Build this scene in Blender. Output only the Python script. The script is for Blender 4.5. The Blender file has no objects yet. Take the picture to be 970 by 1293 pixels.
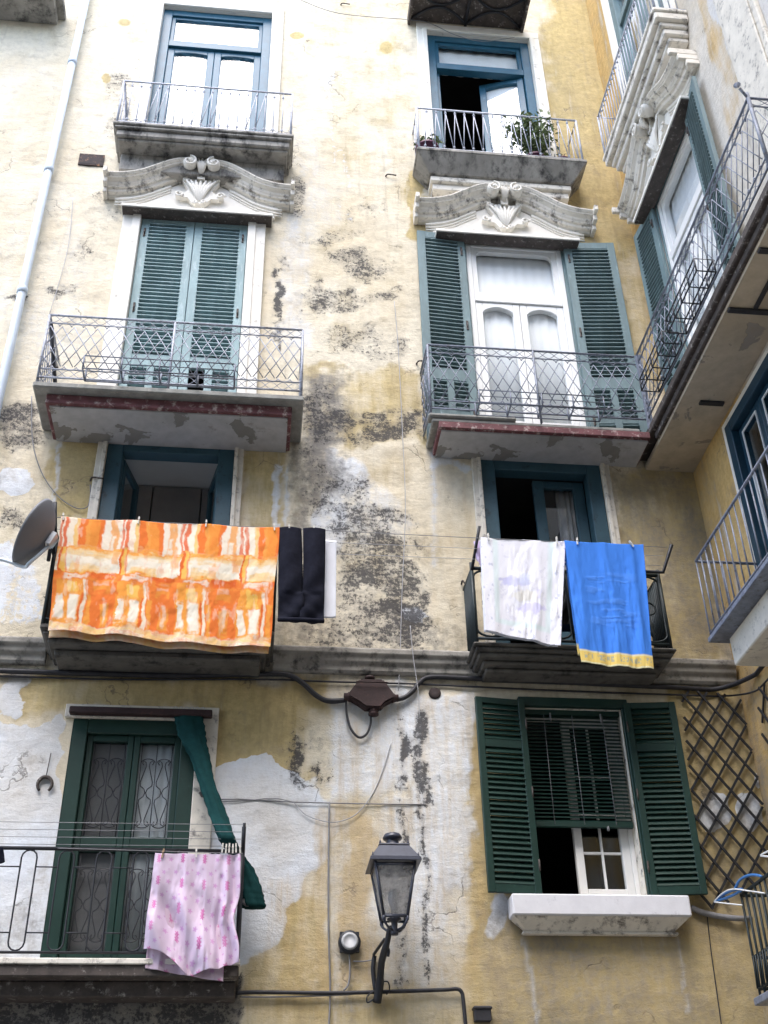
import bpy, bmesh, math, random
import numpy as np
from mathutils import Vector, Matrix
random.seed(7)
S = bpy.context.scene
COL = S.collection
PI = math.pi

# ------------------------------------------------------------------ camera (solved from the vanishing points of the facade)
YAW, PITCH, ROLL, FPX, PW, PH = 0.12087142, 0.59319759, -0.02308483, 1442.46, 970.0, 1293.0
CAM = np.array([0.0, -10.0, 1.6])
def cam_rows():
    cy, sy, cp, sp, cr, sr = math.cos(YAW), math.sin(YAW), math.cos(PITCH), math.sin(PITCH), math.cos(ROLL), math.sin(ROLL)
    f = np.array([sy*cp, cy*cp, sp]); r = np.array([cy, -sy, 0.0]); u = np.cross(r, f)
    return np.array([cr*r+sr*u, -sr*r+cr*u, f])
CM = cam_rows()
def ray(px, py): return CM.T @ np.array([(px-PW/2)/FPX, (PH/2-py)/FPX, 1.0])
def at(px, py, w=0.0):
    """point on the plane w metres in front of the front wall, surveyed from the photograph -> (u, v, w)"""
    d = ray(px, py); t = (-w-CAM[1])/d[1]; p = CAM+d*t
    return (float(p[0]), float(p[2]), w)
def ats(px, py, X):
    """point on the vertical plane x = X parallel to the side wall -> world"""
    d = ray(px, py); t = (X-CAM[0])/d[0]; p = CAM+d*t
    return tuple(float(c) for c in p)
def proj_arr(X, Y, Z):
    P = np.stack([X-CAM[0], Y-CAM[1], Z-CAM[2]], -1) @ CM.T
    return PW/2+FPX*P[..., 0]/P[..., 2], PH/2-FPX*P[..., 1]/P[..., 2]

# ------------------------------------------------------------------ frames: u right, v up, w out of the wall
FRONT = Matrix(((1, 0, 0, 0), (0, 0, -1, 0), (0, 1, 0, 0), (0, 0, 0, 1)))
def side_frame(X): return Matrix(((0, 0, -1, X), (-1, 0, 0, 0), (0, 1, 0, 0), (0, 0, 0, 1)))
XU, XL = 4.6, 4.75
SIDE_U, SIDE_L = side_frame(XU), side_frame(XL)
WORLD = Matrix.Identity(4)

WLOC = {}
def thing(name, label, cat, loc, group=None):
    o = bpy.data.objects.new(name, None); COL.objects.link(o); o.location = loc; o.empty_display_size = 0.1
    WLOC[o.name] = Vector(loc); o['label'] = label; o['category'] = cat
    if group: o['group'] = group
    return o
def tag(o, label, cat, group=None):
    o['label'] = label; o['category'] = cat
    if group: o['group'] = group
    return o

class MB:
    def __init__(s, frame=FRONT): s.v = []; s.f = []; s.sm = []; s.F = frame
    def add(s, vs, fs, smooth=False, M=None):
        b = len(s.v)
        for p in vs:
            p = Vector(p)
            if M is not None: p = M @ p
            s.v.append(p)
        for f in fs: s.f.append([b+i for i in f]); s.sm.append(smooth)
        return s
    def box(s, u0, u1, v0, v1, w0, w1, M=None):
        vs = [(u, v, w) for u in (u0, u1) for v in (v0, v1) for w in (w0, w1)]
        fs = [(0, 1, 3, 2), (4, 6, 7, 5), (0, 4, 5, 1), (2, 3, 7, 6), (0, 2, 6, 4), (1, 5, 7, 3)]
        return s.add(vs, fs, M=M)
    def tube(s, path, r, n=6, closed=False, M=None, caps=True, smooth=True):
        P = [Vector(p) for p in path]; k = len(P)
        if k < 2: return s
        rr = r if isinstance(r, (list, tuple)) else [r]*k
        rings = []; up = None
        for i in range(k):
            if closed: t = P[(i+1) % k]-P[i-1]
            else: t = P[min(i+1, k-1)]-P[max(i-1, 0)]
            if t.length < 1e-9: t = Vector((0, 1, 0))
            t.normalize()
            if up is None:
                up = Vector((0, 0, 1)) if abs(t.z) < .9 else Vector((1, 0, 0))
            a = up-t*up.dot(t)
            if a.length < 1e-6: a = t.orthogonal()
            a.normalize(); b = t.cross(a); up = a
            rings.append([P[i]+(a*math.cos(2*PI*j/n)+b*math.sin(2*PI*j/n))*rr[i] for j in range(n)])
        vs = [p for R in rings for p in R]; fs = []
        for i in range(k if closed else k-1):
            i2 = (i+1) % k
            for j in range(n): fs.append((i*n+j, i*n+(j+1) % n, i2*n+(j+1) % n, i2*n+j))
        if caps and not closed: fs += [tuple(range(n))[::-1], tuple((k-1)*n+j for j in range(n))]
        return s.add(vs, fs, smooth, M)
    def prism(s, poly, w0, w1, M=None):
        n = len(poly); vs = [(p[0], p[1], w0) for p in poly]+[(p[0], p[1], w1) for p in poly]
        fs = [tuple(range(n))[::-1], tuple(range(n, 2*n))]+[(i, (i+1) % n, n+(i+1) % n, n+i) for i in range(n)]
        return s.add(vs, fs, M=M)
    def lathe(s, prof, n=16, M=None, smooth=True, caps=True):
        """prof: list of (r, h); axis along local v"""
        vs = []; fs = []
        for r, h in prof:
            for j in range(n): vs.append((r*math.cos(2*PI*j/n), h, r*math.sin(2*PI*j/n)))
        for i in range(len(prof)-1):
            for j in range(n): fs.append((i*n+j, (i+1)*n+j, (i+1)*n+(j+1) % n, i*n+(j+1) % n))
        if caps: fs += [tuple(range(n)), tuple((len(prof)-1)*n+j for j in range(n))[::-1]]
        return s.add(vs, fs, smooth, M)
    def sweep(s, prof, path, smooth=False, M=None):
        """prof (w, n) swept along path (u, v); n is the in-plane normal"""
        k = len(path); m = len(prof); vs = []; fs = []
        for i, (u, v) in enumerate(path):
            a = path[max(i-1, 0)]; b = path[min(i+1, k-1)]
            t = Vector((b[0]-a[0], b[1]-a[1])); t.normalize(); nx, ny = -t.y, t.x
            for w, n in prof: vs.append((u+nx*n, v+ny*n, w))
        for i in range(k-1):
            for j in range(m-1): fs.append((i*m+j, i*m+j+1, (i+1)*m+j+1, (i+1)*m+j))
        fs += [tuple(range(m)), tuple((k-1)*m+j for j in range(m))[::-1]]
        return s.add(vs, fs, smooth, M)
    def grid(s, P, smooth=True):
        """P[nv][nu] points"""
        nv, nu = len(P), len(P[0]); vs = [p for R in P for p in R]
        fs = [(i*nu+j, i*nu+j+1, (i+1)*nu+j+1, (i+1)*nu+j) for i in range(nv-1) for j in range(nu-1)]
        return s.add(vs, fs, smooth)
    def build(s, name, mat, parent=None, bevel=0, solid=0, label=None, segs=1):
        W = [s.F @ p for p in s.v]
        lo = Vector([min(p[i] for p in W) for i in range(3)]); hi = Vector([max(p[i] for p in W) for i in range(3)])
        c = (lo+hi)/2
        if parent is None: c = Vector((c.x, c.y, lo.z))
        me = bpy.data.meshes.new(name)
        me.from_pydata([p-c for p in W], [], s.f); me.update()
        me.polygons.foreach_set('use_smooth', s.sm)
        bm = bmesh.new(); bm.from_mesh(me); bmesh.ops.recalc_face_normals(bm, faces=bm.faces)
        if bevel:
            es = [e for e in bm.edges if len(e.link_faces) == 2 and e.calc_face_angle(0) > .7]
            try: bmesh.ops.bevel(bm, geom=es, offset=bevel, segments=segs, affect='EDGES', clamp_overlap=True)
            except Exception as ex: print('bevel', name, ex)
        bm.to_mesh(me); bm.free()
        o = bpy.data.objects.new(name, me); COL.objects.link(o)
        if parent is not None:
            o.parent = parent; o.location = c-WLOC[parent.name]
        else: o.location = c
        WLOC[o.name] = c
        if mat: me.materials.append(mat)
        if solid:
            md = o.modifiers.new('thick', 'SOLIDIFY'); md.thickness = solid; md.offset = 0
        if label: o['label'] = label
        return o

# ------------------------------------------------------------------ numpy noise
def _h(ix, iy, seed):
    n = (ix.astype(np.int64)*374761393+iy.astype(np.int64)*668265263+seed*1274126177) & 0x7fffffff
    n = ((n ^ (n >> 13))*1274126177) & 0x7fffffff
    return ((n ^ (n >> 16)) & 0xffff)/65535.0
def vnoise(x, y, seed=0):
    ix, iy = np.floor(x), np.floor(y); fx, fy = x-ix, y-iy
    fx = fx*fx*(3-2*fx); fy = fy*fy*(3-2*fy)
    a, b, c, d = _h(ix, iy, seed), _h(ix+1, iy, seed), _h(ix, iy+1, seed), _h(ix+1, iy+1, seed)
    return (a*(1-fx)+b*fx)*(1-fy)+(c*(1-fx)+d*fx)*fy
def fbm(x, y, seed=0, o=4):
    t = 0; amp = .5; s = 0
    for i in range(o):
        t = t+amp*vnoise(x*2**i, y*2**i, seed+i*17); s += amp; amp *= .55
    return t/s
def sstep(a, b, x):
    t = np.clip((x-a)/(b-a), 0, 1); return t*t*(3-2*t)

# ------------------------------------------------------------------ materials
def new_mat(name):
    m = bpy.data.materials.new(name); m.use_nodes = True
    nt = m.node_tree; b = nt.nodes['Principled BSDF']
    return m, nt, b
def N(nt, t, **kw):
    n = nt.nodes.new(t)
    for k, v in kw.items():
        if k.startswith('i_'):
            k2 = k[2:]; n.inputs[int(k2) if k2.isdigit() else k2].default_value = v
        else: setattr(n, k, v)
    return n
def noise(nt, scale, detail=4, rough=.6, vec=None, stretch=None, dist=0):
    tc = N(nt, 'ShaderNodeTexCoord'); src = tc.outputs['Object']
    if stretch:
        mp = N(nt, 'ShaderNodeMapping'); mp.inputs['Scale'].default_value = stretch
        nt.links.new(src, mp.inputs['Vector']); src = mp.outputs['Vector']
    n = N(nt, 'ShaderNodeTexNoise'); n.inputs['Scale'].default_value = scale; n.inputs['Detail'].default_value = detail
    n.inputs['Roughness'].default_value = rough; n.inputs['Distortion'].default_value = dist
    nt.links.new(src, n.inputs['Vector']); return n.outputs['Fac']
def ramp(nt, fac, stops):
    r = N(nt, 'ShaderNodeValToRGB'); e = r.color_ramp.elements
    while len(e) < len(stops): e.new(.5)
    for i, (p, c) in enumerate(stops): e[i].position = p; e[i].color = (c[0], c[1], c[2], 1)
    nt.links.new(fac, r.inputs['Fac']); return r.outputs['Color']
def mixc(nt, fac, a, b, mode='MIX'):
    m = N(nt, 'ShaderNodeMix', data_type='RGBA', blend_type=mode)
    for inp, v in ((m.inputs[0], fac), (m.inputs[6], a), (m.inputs[7], b)):
        if isinstance(v, (int, float)): inp.default_value = v
        elif isinstance(v, tuple): inp.default_value = (v[0], v[1], v[2], 1)
        else: nt.links.new(v, inp)
    return m.outputs[2]
def math_(nt, op, a, b=None, clamp=False):
    m = N(nt, 'ShaderNodeMath', operation=op, use_clamp=clamp)
    for inp, v in ((m.inputs[0], a), (m.inputs[1], b)):
        if v is None: continue
        if isinstance(v, (int, float)): inp.default_value = v
        else: nt.links.new(v, inp)
    return m.outputs[0]
def thresh(nt, val, lo, hi):
    m = N(nt, 'ShaderNodeMapRange', interpolation_type='SMOOTHSTEP'); m.inputs[1].default_value = lo; m.inputs[2].default_value = hi
    nt.links.new(val, m.inputs[0]); return m.outputs[0]
def bump(nt, b, h, strength=.4, dist=.01):
    n = N(nt, 'ShaderNodeBump'); n.inputs['Strength'].default_value = strength; n.inputs['Distance'].default_value = dist
    nt.links.new(h, n.inputs['Height']); nt.links.new(n.outputs['Normal'], b.inputs['Normal'])

def mat_simple(name, c, rough=.6, var=.25, scale=8, metal=0, dirt=None, dirt_amt=.0, stretch=None, bmp=.15, spec=.4):
    m, nt, b = new_mat(name)
    n = noise(nt, scale, 5, .65, stretch=stretch)
    lo = tuple(x*(1-var) for x in c); hi = tuple(min(1, x*(1+var)) for x in c)
    col = ramp(nt, n, [(.3, lo), (.7, hi)])
    if dirt:
        n2 = noise(nt, scale*1.7, 6, .7, stretch=stretch)
        col = mixc(nt, thresh(nt, n2, .575-dirt_amt, .76-dirt_amt*.6), col, dirt)
    nt.links.new(col, b.inputs['Base Color'])
    b.inputs['Roughness'].default_value = rough; b.inputs['Metallic'].default_value = metal; b.inputs['Specular IOR Level'].default_value = spec
    if bmp: bump(nt, b, noise(nt, scale*6, 4, .6, stretch=stretch), bmp, .004)
    return m
M = {}
M['stone'] = mat_simple('stucco_trim', (.74, .70, .62), .85, .12, 5, dirt=(.15, .135, .12), dirt_amt=.08, bmp=.25)
M['stone_light'] = mat_simple('white_stucco', (.78, .75, .68), .85, .08, 4, dirt=(.36, .33, .28), dirt_amt=-.01, bmp=.25)
M['stone_pale'] = mat_simple('pale_stucco', (.66, .62, .54), .85, .12, 6, dirt=(.2, .19, .18), dirt_amt=.06, bmp=.35)
M['stone_dark'] = mat_simple('sooty_stone', (.30, .285, .255), .9, .35, 3, dirt=(.05, .048, .046), dirt_amt=.12, stretch=(1, 1, .45), bmp=.35)
M['soot'] = mat_simple('soot_black_stone', (.11, .105, .095), .9, .35, 3, dirt=(.03, .028, .028), dirt_amt=.1, bmp=.35)
M['cornice'] = mat_simple('grimy_moulding', (.30, .285, .255), .9, .35, 4, dirt=(.06, .058, .055), dirt_amt=.1, bmp=.35)
M['soffit'] = mat_simple('grey_soffit_render', (.46, .46, .47), .9, .1, 2.5, dirt=(.17, .165, .16), dirt_amt=.04, bmp=.15)
M['soffit_ochre'] = mat_simple('ochre_soffit_render', (.40, .33, .23), .9, .22, 2.2, dirt=(.2, .19, .17), dirt_amt=.05, bmp=.15)
def mat_peel(name, c, patch, dark):
    m, nt, b = new_mat(name)
    n = noise(nt, 2.0, 5, .6, dist=.5); n2 = noise(nt, 6, 6, .65); n3 = noise(nt, .8, 3, .5)
    col = ramp(nt, n2, [(.3, tuple(x*.82 for x in c)), (.7, tuple(min(1, x*1.12) for x in c))])
    col = mixc(nt, math_(nt, 'MULTIPLY', thresh(nt, n3, .5, .72), .5), col, dark)
    pf = thresh(nt, n, .575, .59)
    col = mixc(nt, pf, col, mixc(nt, n2, patch, dark))
    st = noise(nt, 3.3, 7, .7); col = mixc(nt, math_(nt, 'MULTIPLY', thresh(nt, st, .6, .72), .5), col, (.16, .11, .08))
    nt.links.new(col, b.inputs['Base Color']); b.inputs['Roughness'].default_value = .9
    bump(nt, b, math_(nt, 'ADD', math_(nt, 'MULTIPLY', pf, -1.0), math_(nt, 'MULTIPLY', n2, .5)), .5, .012); return m
M['soffit'] = mat_peel('peeling_grey_soffit', (.46, .46, .47), (.2, .195, .185), (.3, .29, .27))
M['soffit_ochre'] = mat_peel('peeling_ochre_soffit', (.50, .43, .32), (.3, .29, .27), (.3, .25, .18))
M['slab_grey'] = mat_simple('grey_slab_edge', (.28, .28, .26), .9, .25, 9, dirt=(.5, .48, .42), dirt_amt=-.02, bmp=.3)
M['red_band'] = mat_simple('flaking_red_iron', (.15, .06, .065), .8, .4, 7, dirt=(.58, .50, .46), dirt_amt=.06, bmp=.4)
M['dark_band'] = mat_simple('dark_rusty_iron_and_shade', (.075, .062, .055), .8, .4, 9, dirt=(.45, .42, .38), dirt_amt=.02, bmp=.4)
M['iron_pale'] = mat_simple('worn_grey_iron', (.36, .38, .44), .5, .3, 12, metal=.1, dirt=(.1, .08, .07), dirt_amt=.06, bmp=0)
M['iron_mid'] = mat_simple('grey_blue_iron', (.20, .22, .27), .5, .3, 12, metal=.1, dirt=(.08, .065, .06), dirt_amt=.06, bmp=0)
M['iron_soft'] = mat_simple('faded_grey_iron', (.42, .44, .50), .5, .2, 12, dirt=(.16, .13, .12), dirt_amt=.03, bmp=0)
M['iron_white'] = mat_simple('white_painted_iron', (.66, .68, .74), .5, .15, 12, dirt=(.2, .17, .15), dirt_amt=.02, bmp=0)
M['iron_black'] = mat_simple('black_iron', (.022, .024, .03), .5, .3, 12, bmp=0)
M['iron_green'] = mat_simple('green_black_iron', (.018, .028, .03), .5, .3, 12, bmp=0)
M['teal_pale'] = mat_simple('weathered_pale_teal_paint', (.225, .33, .345), .6, .22, 7, dirt=(.42, .52, .54), dirt_amt=.05, stretch=(1, 1, .25), bmp=.25)
M['teal'] = mat_simple('weathered_teal_paint', (.14, .205, .215), .6, .22, 7, dirt=(.3, .4, .42), dirt_amt=.0, stretch=(1, 1, .25), bmp=.25)
M['blue_teal'] = mat_simple('blue_teal_paint', (.018, .095, .155), .45, .15, 6, dirt=(.08, .2, .28), dirt_amt=-.02, bmp=.1)
M['teal_dark'] = mat_simple('dark_teal_paint', (.03, .078, .105), .5, .15, 6, dirt=(.015, .03, .04), dirt_amt=.02, bmp=.1)
M['navy'] = mat_simple('dark_navy_paint', (.012, .042, .068), .4, .2, 6, bmp=.1)
M['green'] = mat_simple('bottle_green_paint', (.010, .036, .028), .45, .16, 6, dirt=(.03, .075, .06), dirt_amt=-.02, bmp=.1)
M['white_paint'] = mat_simple('white_window_paint', (.78, .78, .76), .45, .04, 5, dirt=(.5, .49, .46), dirt_amt=-.06, bmp=.05)
M['sill'] = mat_simple('whitewashed_sill', (.72, .72, .75), .8, .06, 6, dirt=(.5, .5, .53), dirt_amt=.0, bmp=.2)
M['curtain'] = mat_simple('white_curtain', (.9, .9, .9), .9, .03, 4, bmp=0)
M['curtain_grey'] = mat_simple('grey_net_curtain', (.42, .42, .43), .9, .1, 4, bmp=0)
M['curtain_light'] = mat_simple('pale_net_curtain', (.52, .53, .53), .9, .06, 4, bmp=0)
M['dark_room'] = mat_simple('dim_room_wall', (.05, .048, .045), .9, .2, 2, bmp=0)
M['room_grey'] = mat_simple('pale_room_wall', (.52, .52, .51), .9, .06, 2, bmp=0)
M['cabinet'] = mat_simple('brown_cabinet', (.3, .275, .26), .5, .15, 3, bmp=0)
M['pvc'] = mat_simple('pale_blue_pipe', (.60, .68, .76), .45, .06, 3, bmp=0)
M['cable'] = mat_simple('black_cable', (.03, .03, .036), .55, .3, 10, bmp=0)
M['cable_grey'] = mat_simple('grey_cable', (.24, .24, .25), .6, .2, 10, bmp=0)
M['wire'] = mat_simple('thin_pale_wire', (.42, .42, .44), .5, .1, 10, bmp=0)
M['rust'] = mat_simple('red_brown_cast_iron', (.035, .018, .018), .7, .3, 9, dirt=(.13, .06, .045), dirt_amt=.0, bmp=.3)
M['rust_bright'] = mat_simple('rusted_plate', (.03, .02, .02), .8, .4, 9, dirt=(.5, .25, .12), dirt_amt=.03, bmp=.3)
M['dish'] = mat_simple('grey_dish_metal', (.17, .18, .20), .55, .06, 3, bmp=0)
M['steel'] = mat_simple('galvanised_steel', (.55, .56, .58), .35, .1, 8, metal=.7, bmp=0)
M['lamp'] = mat_simple('dark_blue_grey_lamp_paint', (.045, .05, .07), .35, .25, 9, bmp=.1)
M['navy_cloth'] = mat_simple('navy_jersey', (.011, .012, .02), .95, .25, 20, bmp=.15, spec=.1)
M['white_cloth'] = mat_simple('white_cotton', (.75, .77, .83), .95, .04, 8, bmp=.1, spec=.1)
M['lilac_cloth'] = mat_simple('lilac_cotton', (.62, .52, .74), .95, .06, 8, bmp=.1, spec=.1)
M['green_cloth'] = mat_simple('bottle_green_canvas', (.009, .042, .043), .95, .2, 14, bmp=.2, spec=.1)
M['terracotta'] = mat_simple('plum_plastic_pot', (.085, .022, .05), .5, .15, 8, bmp=0)
M['earth'] = mat_simple('potting_soil', (.03, .022, .016), 1, .3, 30, bmp=0)
M['leaf'] = mat_simple('grey_green_leaves', (.115, .155, .055), .6, .45, 9, bmp=0)
M['leaf_dark'] = mat_simple('dark_leaves', (.035, .065, .03), .6, .4, 9, bmp=0)
M['peg'] = mat_simple('pale_peg', (.74, .72, .66), .6, .1, 20, bmp=0)
M['peg_wood'] = mat_simple('wooden_peg', (.42, .30, .19), .7, .15, 20, bmp=0)
M['blue_plastic'] = mat_simple('blue_plastic', (.05, .17, .42), .35, .08, 8, bmp=0)
M['asphalt'] = mat_simple('basalt_paving', (.17, .168, .16), .8, .25, 3, bmp=.4)
M['opposite'] = mat_simple('opposite_render', (.17, .16, .145), .9, .15, 1.2, dirt=(.12, .115, .11), dirt_amt=.02, bmp=.2)
M['meter'] = mat_simple('pale_grey_cap', (.46, .47, .48), .5, .08, 12, bmp=0)

def mat_glass(name, tint=(.99, 1, 1), ior=1.5, rough=.01, boost=1.0):
    m, nt, b = new_mat(name); nt.nodes.remove(b)
    out = nt.nodes['Material Output']
    tr = N(nt, 'ShaderNodeBsdfTransparent'); tr.inputs[0].default_value = (*tint, 1)
    gl = N(nt, 'ShaderNodeBsdfGlossy'); gl.inputs['Roughness'].default_value = rough
    fr = N(nt, 'ShaderNodeFresnel'); ge = N(nt, 'ShaderNodeNewGeometry')
    nt.links.new(math_(nt, 'ADD', math_(nt, 'MULTIPLY', ge.outputs['Backfacing'], 1/ior-ior), ior), fr.inputs[0])
    f = math_(nt, 'MULTIPLY', fr.outputs[0], boost, True)
    mx = N(nt, 'ShaderNodeMixShader'); nt.links.new(f, mx.inputs[0]); nt.links.new(tr.outputs[0], mx.inputs[1]); nt.links.new(gl.outputs[0], mx.inputs[2])
    nt.links.new(mx.outputs[0], out.inputs['Surface']); return m
M['glass'] = mat_glass('window_glass')
M['glass_dirty'] = mat_glass('dusty_window_glass', (.9, .92, .93), 1.5, .05, 1.0)
def mat_frost():
    m, nt, b = new_mat('frosted_lamp_glass')
    out = nt.nodes['Material Output']; b.inputs['Base Color'].default_value = (.55, .55, .56, 1); b.inputs['Roughness'].default_value = .3
    tl_ = N(nt, 'ShaderNodeBsdfTranslucent'); tl_.inputs[0].default_value = (.8, .8, .8, 1); tr = N(nt, 'ShaderNodeBsdfTransparent'); tr.inputs[0].default_value = (.9, .9, .9, 1)
    m1 = N(nt, 'ShaderNodeMixShader'); m1.inputs[0].default_value = .6; nt.links.new(b.outputs[0], m1.inputs[1]); nt.links.new(tl_.outputs[0], m1.inputs[2])
    m2 = N(nt, 'ShaderNodeMixShader'); nt.links.new(thresh(nt, noise(nt, 9, 5, .6), .25, .75), m2.inputs[0]); m2.inputs[0].default_value = .4
    mp_ = math_(nt, 'MULTIPLY', thresh(nt, noise(nt, 7, 5, .65), .2, .7), .85); nt.links.new(mp_, m2.inputs[0])
    nt.links.new(m1.outputs[0], m2.inputs[1]); nt.links.new(tr.outputs[0], m2.inputs[2]); nt.links.new(m2.outputs[0], out.inputs['Surface'])
    return m
M['frost'] = mat_frost()

def mat_vcol(name, rough=.95, bscale=120, bstr=.15, spec=.1, trans=.15):
    m, nt, b = new_mat(name)
    a = N(nt, 'ShaderNodeAttribute', attribute_name='dye')
    nt.links.new(a.outputs['Color'], b.inputs['Base Color']); b.inputs['Roughness'].default_value = rough; b.inputs['Specular IOR Level'].default_value = spec
    bump(nt, b, noise(nt, bscale, 3, .6), bstr, .003)
    return m
M['cloth_dye'] = mat_vcol('printed_cotton')
M['terry_dye'] = mat_vcol('terry_towelling', bscale=90, bstr=.4)

def mat_wall(name, cream, ochre, white, sx=(1, 1, 1)):
    """plaster whose paint layers follow the stain maps stored on the wall: stain.r ochre, .g black mould and painted shade, .b whitewash, alpha grey dirt and painted shade; wear.r brown drip"""
    m, nt, b = new_mat(name)
    at_ = N(nt, 'ShaderNodeAttribute', attribute_name='stain_shade'); at2 = N(nt, 'ShaderNodeAttribute', attribute_name='wear')
    sp = N(nt, 'ShaderNodeSeparateColor'); nt.links.new(at_.outputs['Color'], sp.inputs[0])
    sp2 = N(nt, 'ShaderNodeSeparateColor'); nt.links.new(at2.outputs['Color'], sp2.inputs[0])
    nb = noise(nt, 1.6, 8, .62); nf = noise(nt, 13, 8, .68); nv = noise(nt, 5, 7, .65, stretch=(1, 1, .16)); nh = noise(nt, 6, 8, .7, stretch=(1, 1, 2.6))
    ng = noise(nt, 70, 4, .7); nxx = noise(nt, 30, 8, .8)
    c = mixc(nt, thresh(nt, nf, .35, .7), cream, tuple(x*.84 for x in cream))
    oc = mixc(nt, thresh(nt, nf, .3, .72), ochre, tuple(min(1, x*1.3+.02) for x in ochre))
    oc = mixc(nt, thresh(nt, nv, .45, .75), oc, tuple(x*.72 for x in ochre))
    wob = math_(nt, 'ADD', math_(nt, 'MULTIPLY', math_(nt, 'SUBTRACT', nb, .5), .75), math_(nt, 'MULTIPLY', math_(nt, 'SUBTRACT', nv, .5), .55))
    f = thresh(nt, math_(nt, 'ADD', sp.outputs[0], wob), .34, .74)
    c = mixc(nt, f, c, oc)
    # pale streaks and flakes over the ochre
    fl = math_(nt, 'MULTIPLY', thresh(nt, nv, .57, .70), .62)
    c = mixc(nt, fl, c, cream)
    wsum = math_(nt, 'ADD', sp.outputs[2], math_(nt, 'ADD', math_(nt, 'MULTIPLY', math_(nt, 'SUBTRACT', nf, .5), .5), math_(nt, 'MULTIPLY', math_(nt, 'SUBTRACT', nv, .5), .5)))
    wc = mixc(nt, thresh(nt, nxx, .4, .7), white, tuple(x*.9 for x in white))
    wf = N(nt, 'ShaderNodeMix'); nt.links.new(sp2.outputs[1], wf.inputs[0]); nt.links.new(thresh(nt, wsum, .47, .55), wf.inputs[2]); nt.links.new(thresh(nt, wsum, .30, .78), wf.inputs[3])
    c = mixc(nt, wf.outputs[0], c, wc)
    nv2 = noise(nt, 9, 8, .7, stretch=(1, 1, .12))
    gl_ = math_(nt, 'ADD', sp2.outputs[2], math_(nt, 'MULTIPLY', math_(nt, 'SUBTRACT', nv2, .5), 1.3))
    c = mixc(nt, math_(nt, 'MULTIPLY', thresh(nt, gl_, .25, .85), .75), c, (.50, .36, .17))
    g = math_(nt, 'ADD', at_.outputs['Alpha'], math_(nt, 'ADD', math_(nt, 'MULTIPLY', math_(nt, 'SUBTRACT', nf, .5), 1.0), math_(nt, 'MULTIPLY', math_(nt, 'SUBTRACT', noise(nt, 2.4, 7, .7, stretch=(1, 1, .5)), .5), 1.3)))
    c = mixc(nt, math_(nt, 'MULTIPLY', thresh(nt, g, .25, .95), .85), c, (.17, .165, .16))
    d = math_(nt, 'ADD', sp2.outputs[0], math_(nt, 'MULTIPLY', math_(nt, 'SUBTRACT', nv, .5), .9))
    c = mixc(nt, math_(nt, 'MULTIPLY', thresh(nt, d, .3, .9), .7), c, (.26, .19, .10))
    # general ageing: broad tint drift, thin drips, rough dashes, hairline cracks
    nl = noise(nt, .7, 5, .6); nd = noise(nt, 8, 7, .65, stretch=(1, 1, .05)); nq = noise(nt, 9, 8, .72, stretch=(1, 1, 3.2)); nm = noise(nt, 3.2, 6, .7)
    c = mixc(nt, math_(nt, 'MULTIPLY', thresh(nt, nl, .42, .66), .35), c, (.52, .41, .24), 'MIX')
    c = mixc(nt, math_(nt, 'MULTIPLY', thresh(nt, nm, .50, .72), .42), c, (.33, .28, .21))
    c = mixc(nt, math_(nt, 'MULTIPLY', thresh(nt, nd, .56, .74), .32), c, (.27, .235, .19))
    dash = math_(nt, 'ADD', at2.outputs['Alpha'], math_(nt, 'MULTIPLY', math_(nt, 'SUBTRACT', nq, .5), 2.2))
    dashf = thresh(nt, dash, .62, .95)
    c = mixc(nt, math_(nt, 'MULTIPLY', dashf, .5), c, (.25, .22, .19))
    tcv = N(nt, 'ShaderNodeTexCoord'); wv = N(nt, 'ShaderNodeVectorMath', operation='ADD'); nz = N(nt, 'ShaderNodeTexNoise'); nz.inputs['Scale'].default_value = 2.5; nz.inputs['Detail'].default_value = 6
    nt.links.new(tcv.outputs['Object'], nz.inputs['Vector']); nt.links.new(tcv.outputs['Object'], wv.inputs[0]); nt.links.new(nz.outputs['Color'], wv.inputs[1])
    vo = N(nt, 'ShaderNodeTexVoronoi', feature='DISTANCE_TO_EDGE'); vo.inputs['Scale'].default_value = .9; nt.links.new(wv.outputs[0], vo.inputs['Vector'])
    crk = N(nt, 'ShaderNodeMapRange', interpolation_type='SMOOTHSTEP'); crk.inputs[1].default_value = .010; crk.inputs[2].default_value = .002; nt.links.new(vo.outputs['Distance'], crk.inputs[0])
    crf = math_(nt, 'MULTIPLY', crk.outputs[0], thresh(nt, nb, .5, .62))
    c = mixc(nt, math_(nt, 'MULTIPLY', crf, .6), c, (.12, .10, .085))
    # mould: a soft smoky bloom with rough black speckle inside it
    sk = math_(nt, 'ADD', sp.outputs[1], math_(nt, 'ADD', math_(nt, 'MULTIPLY', math_(nt, 'SUBTRACT', nf, .5), .8), math_(nt, 'MULTIPLY', math_(nt, 'SUBTRACT', nm, .5), .8)))
    c = mixc(nt, math_(nt, 'MULTIPLY', thresh(nt, sk, .28, .85), .55), c, (.17, .165, .165))
    mo = math_(nt, 'ADD', sp.outputs[1], math_(nt, 'ADD', math_(nt, 'MULTIPLY', math_(nt, 'SUBTRACT', nxx, .5), 1.9), math_(nt, 'ADD', math_(nt, 'MULTIPLY', math_(nt, 'SUBTRACT', nh, .5), 1.0), math_(nt, 'MULTIPLY', math_(nt, 'SUBTRACT', nm, .5), .9))))
    mf = thresh(nt, mo, .52, .70)
    c = mixc(nt, math_(nt, 'MULTIPLY', mf, .82), c, (.045, .045, .05))
    pit = thresh(nt, nxx, .66, .74)
    c = mixc(nt, math_(nt, 'MULTIPLY', pit, .4), c, (.2, .17, .13))
    nt.links.new(c, b.inputs['Base Color']); b.inputs['Roughness'].default_value = .92; b.inputs['Specular IOR Level'].default_value = .2
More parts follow.
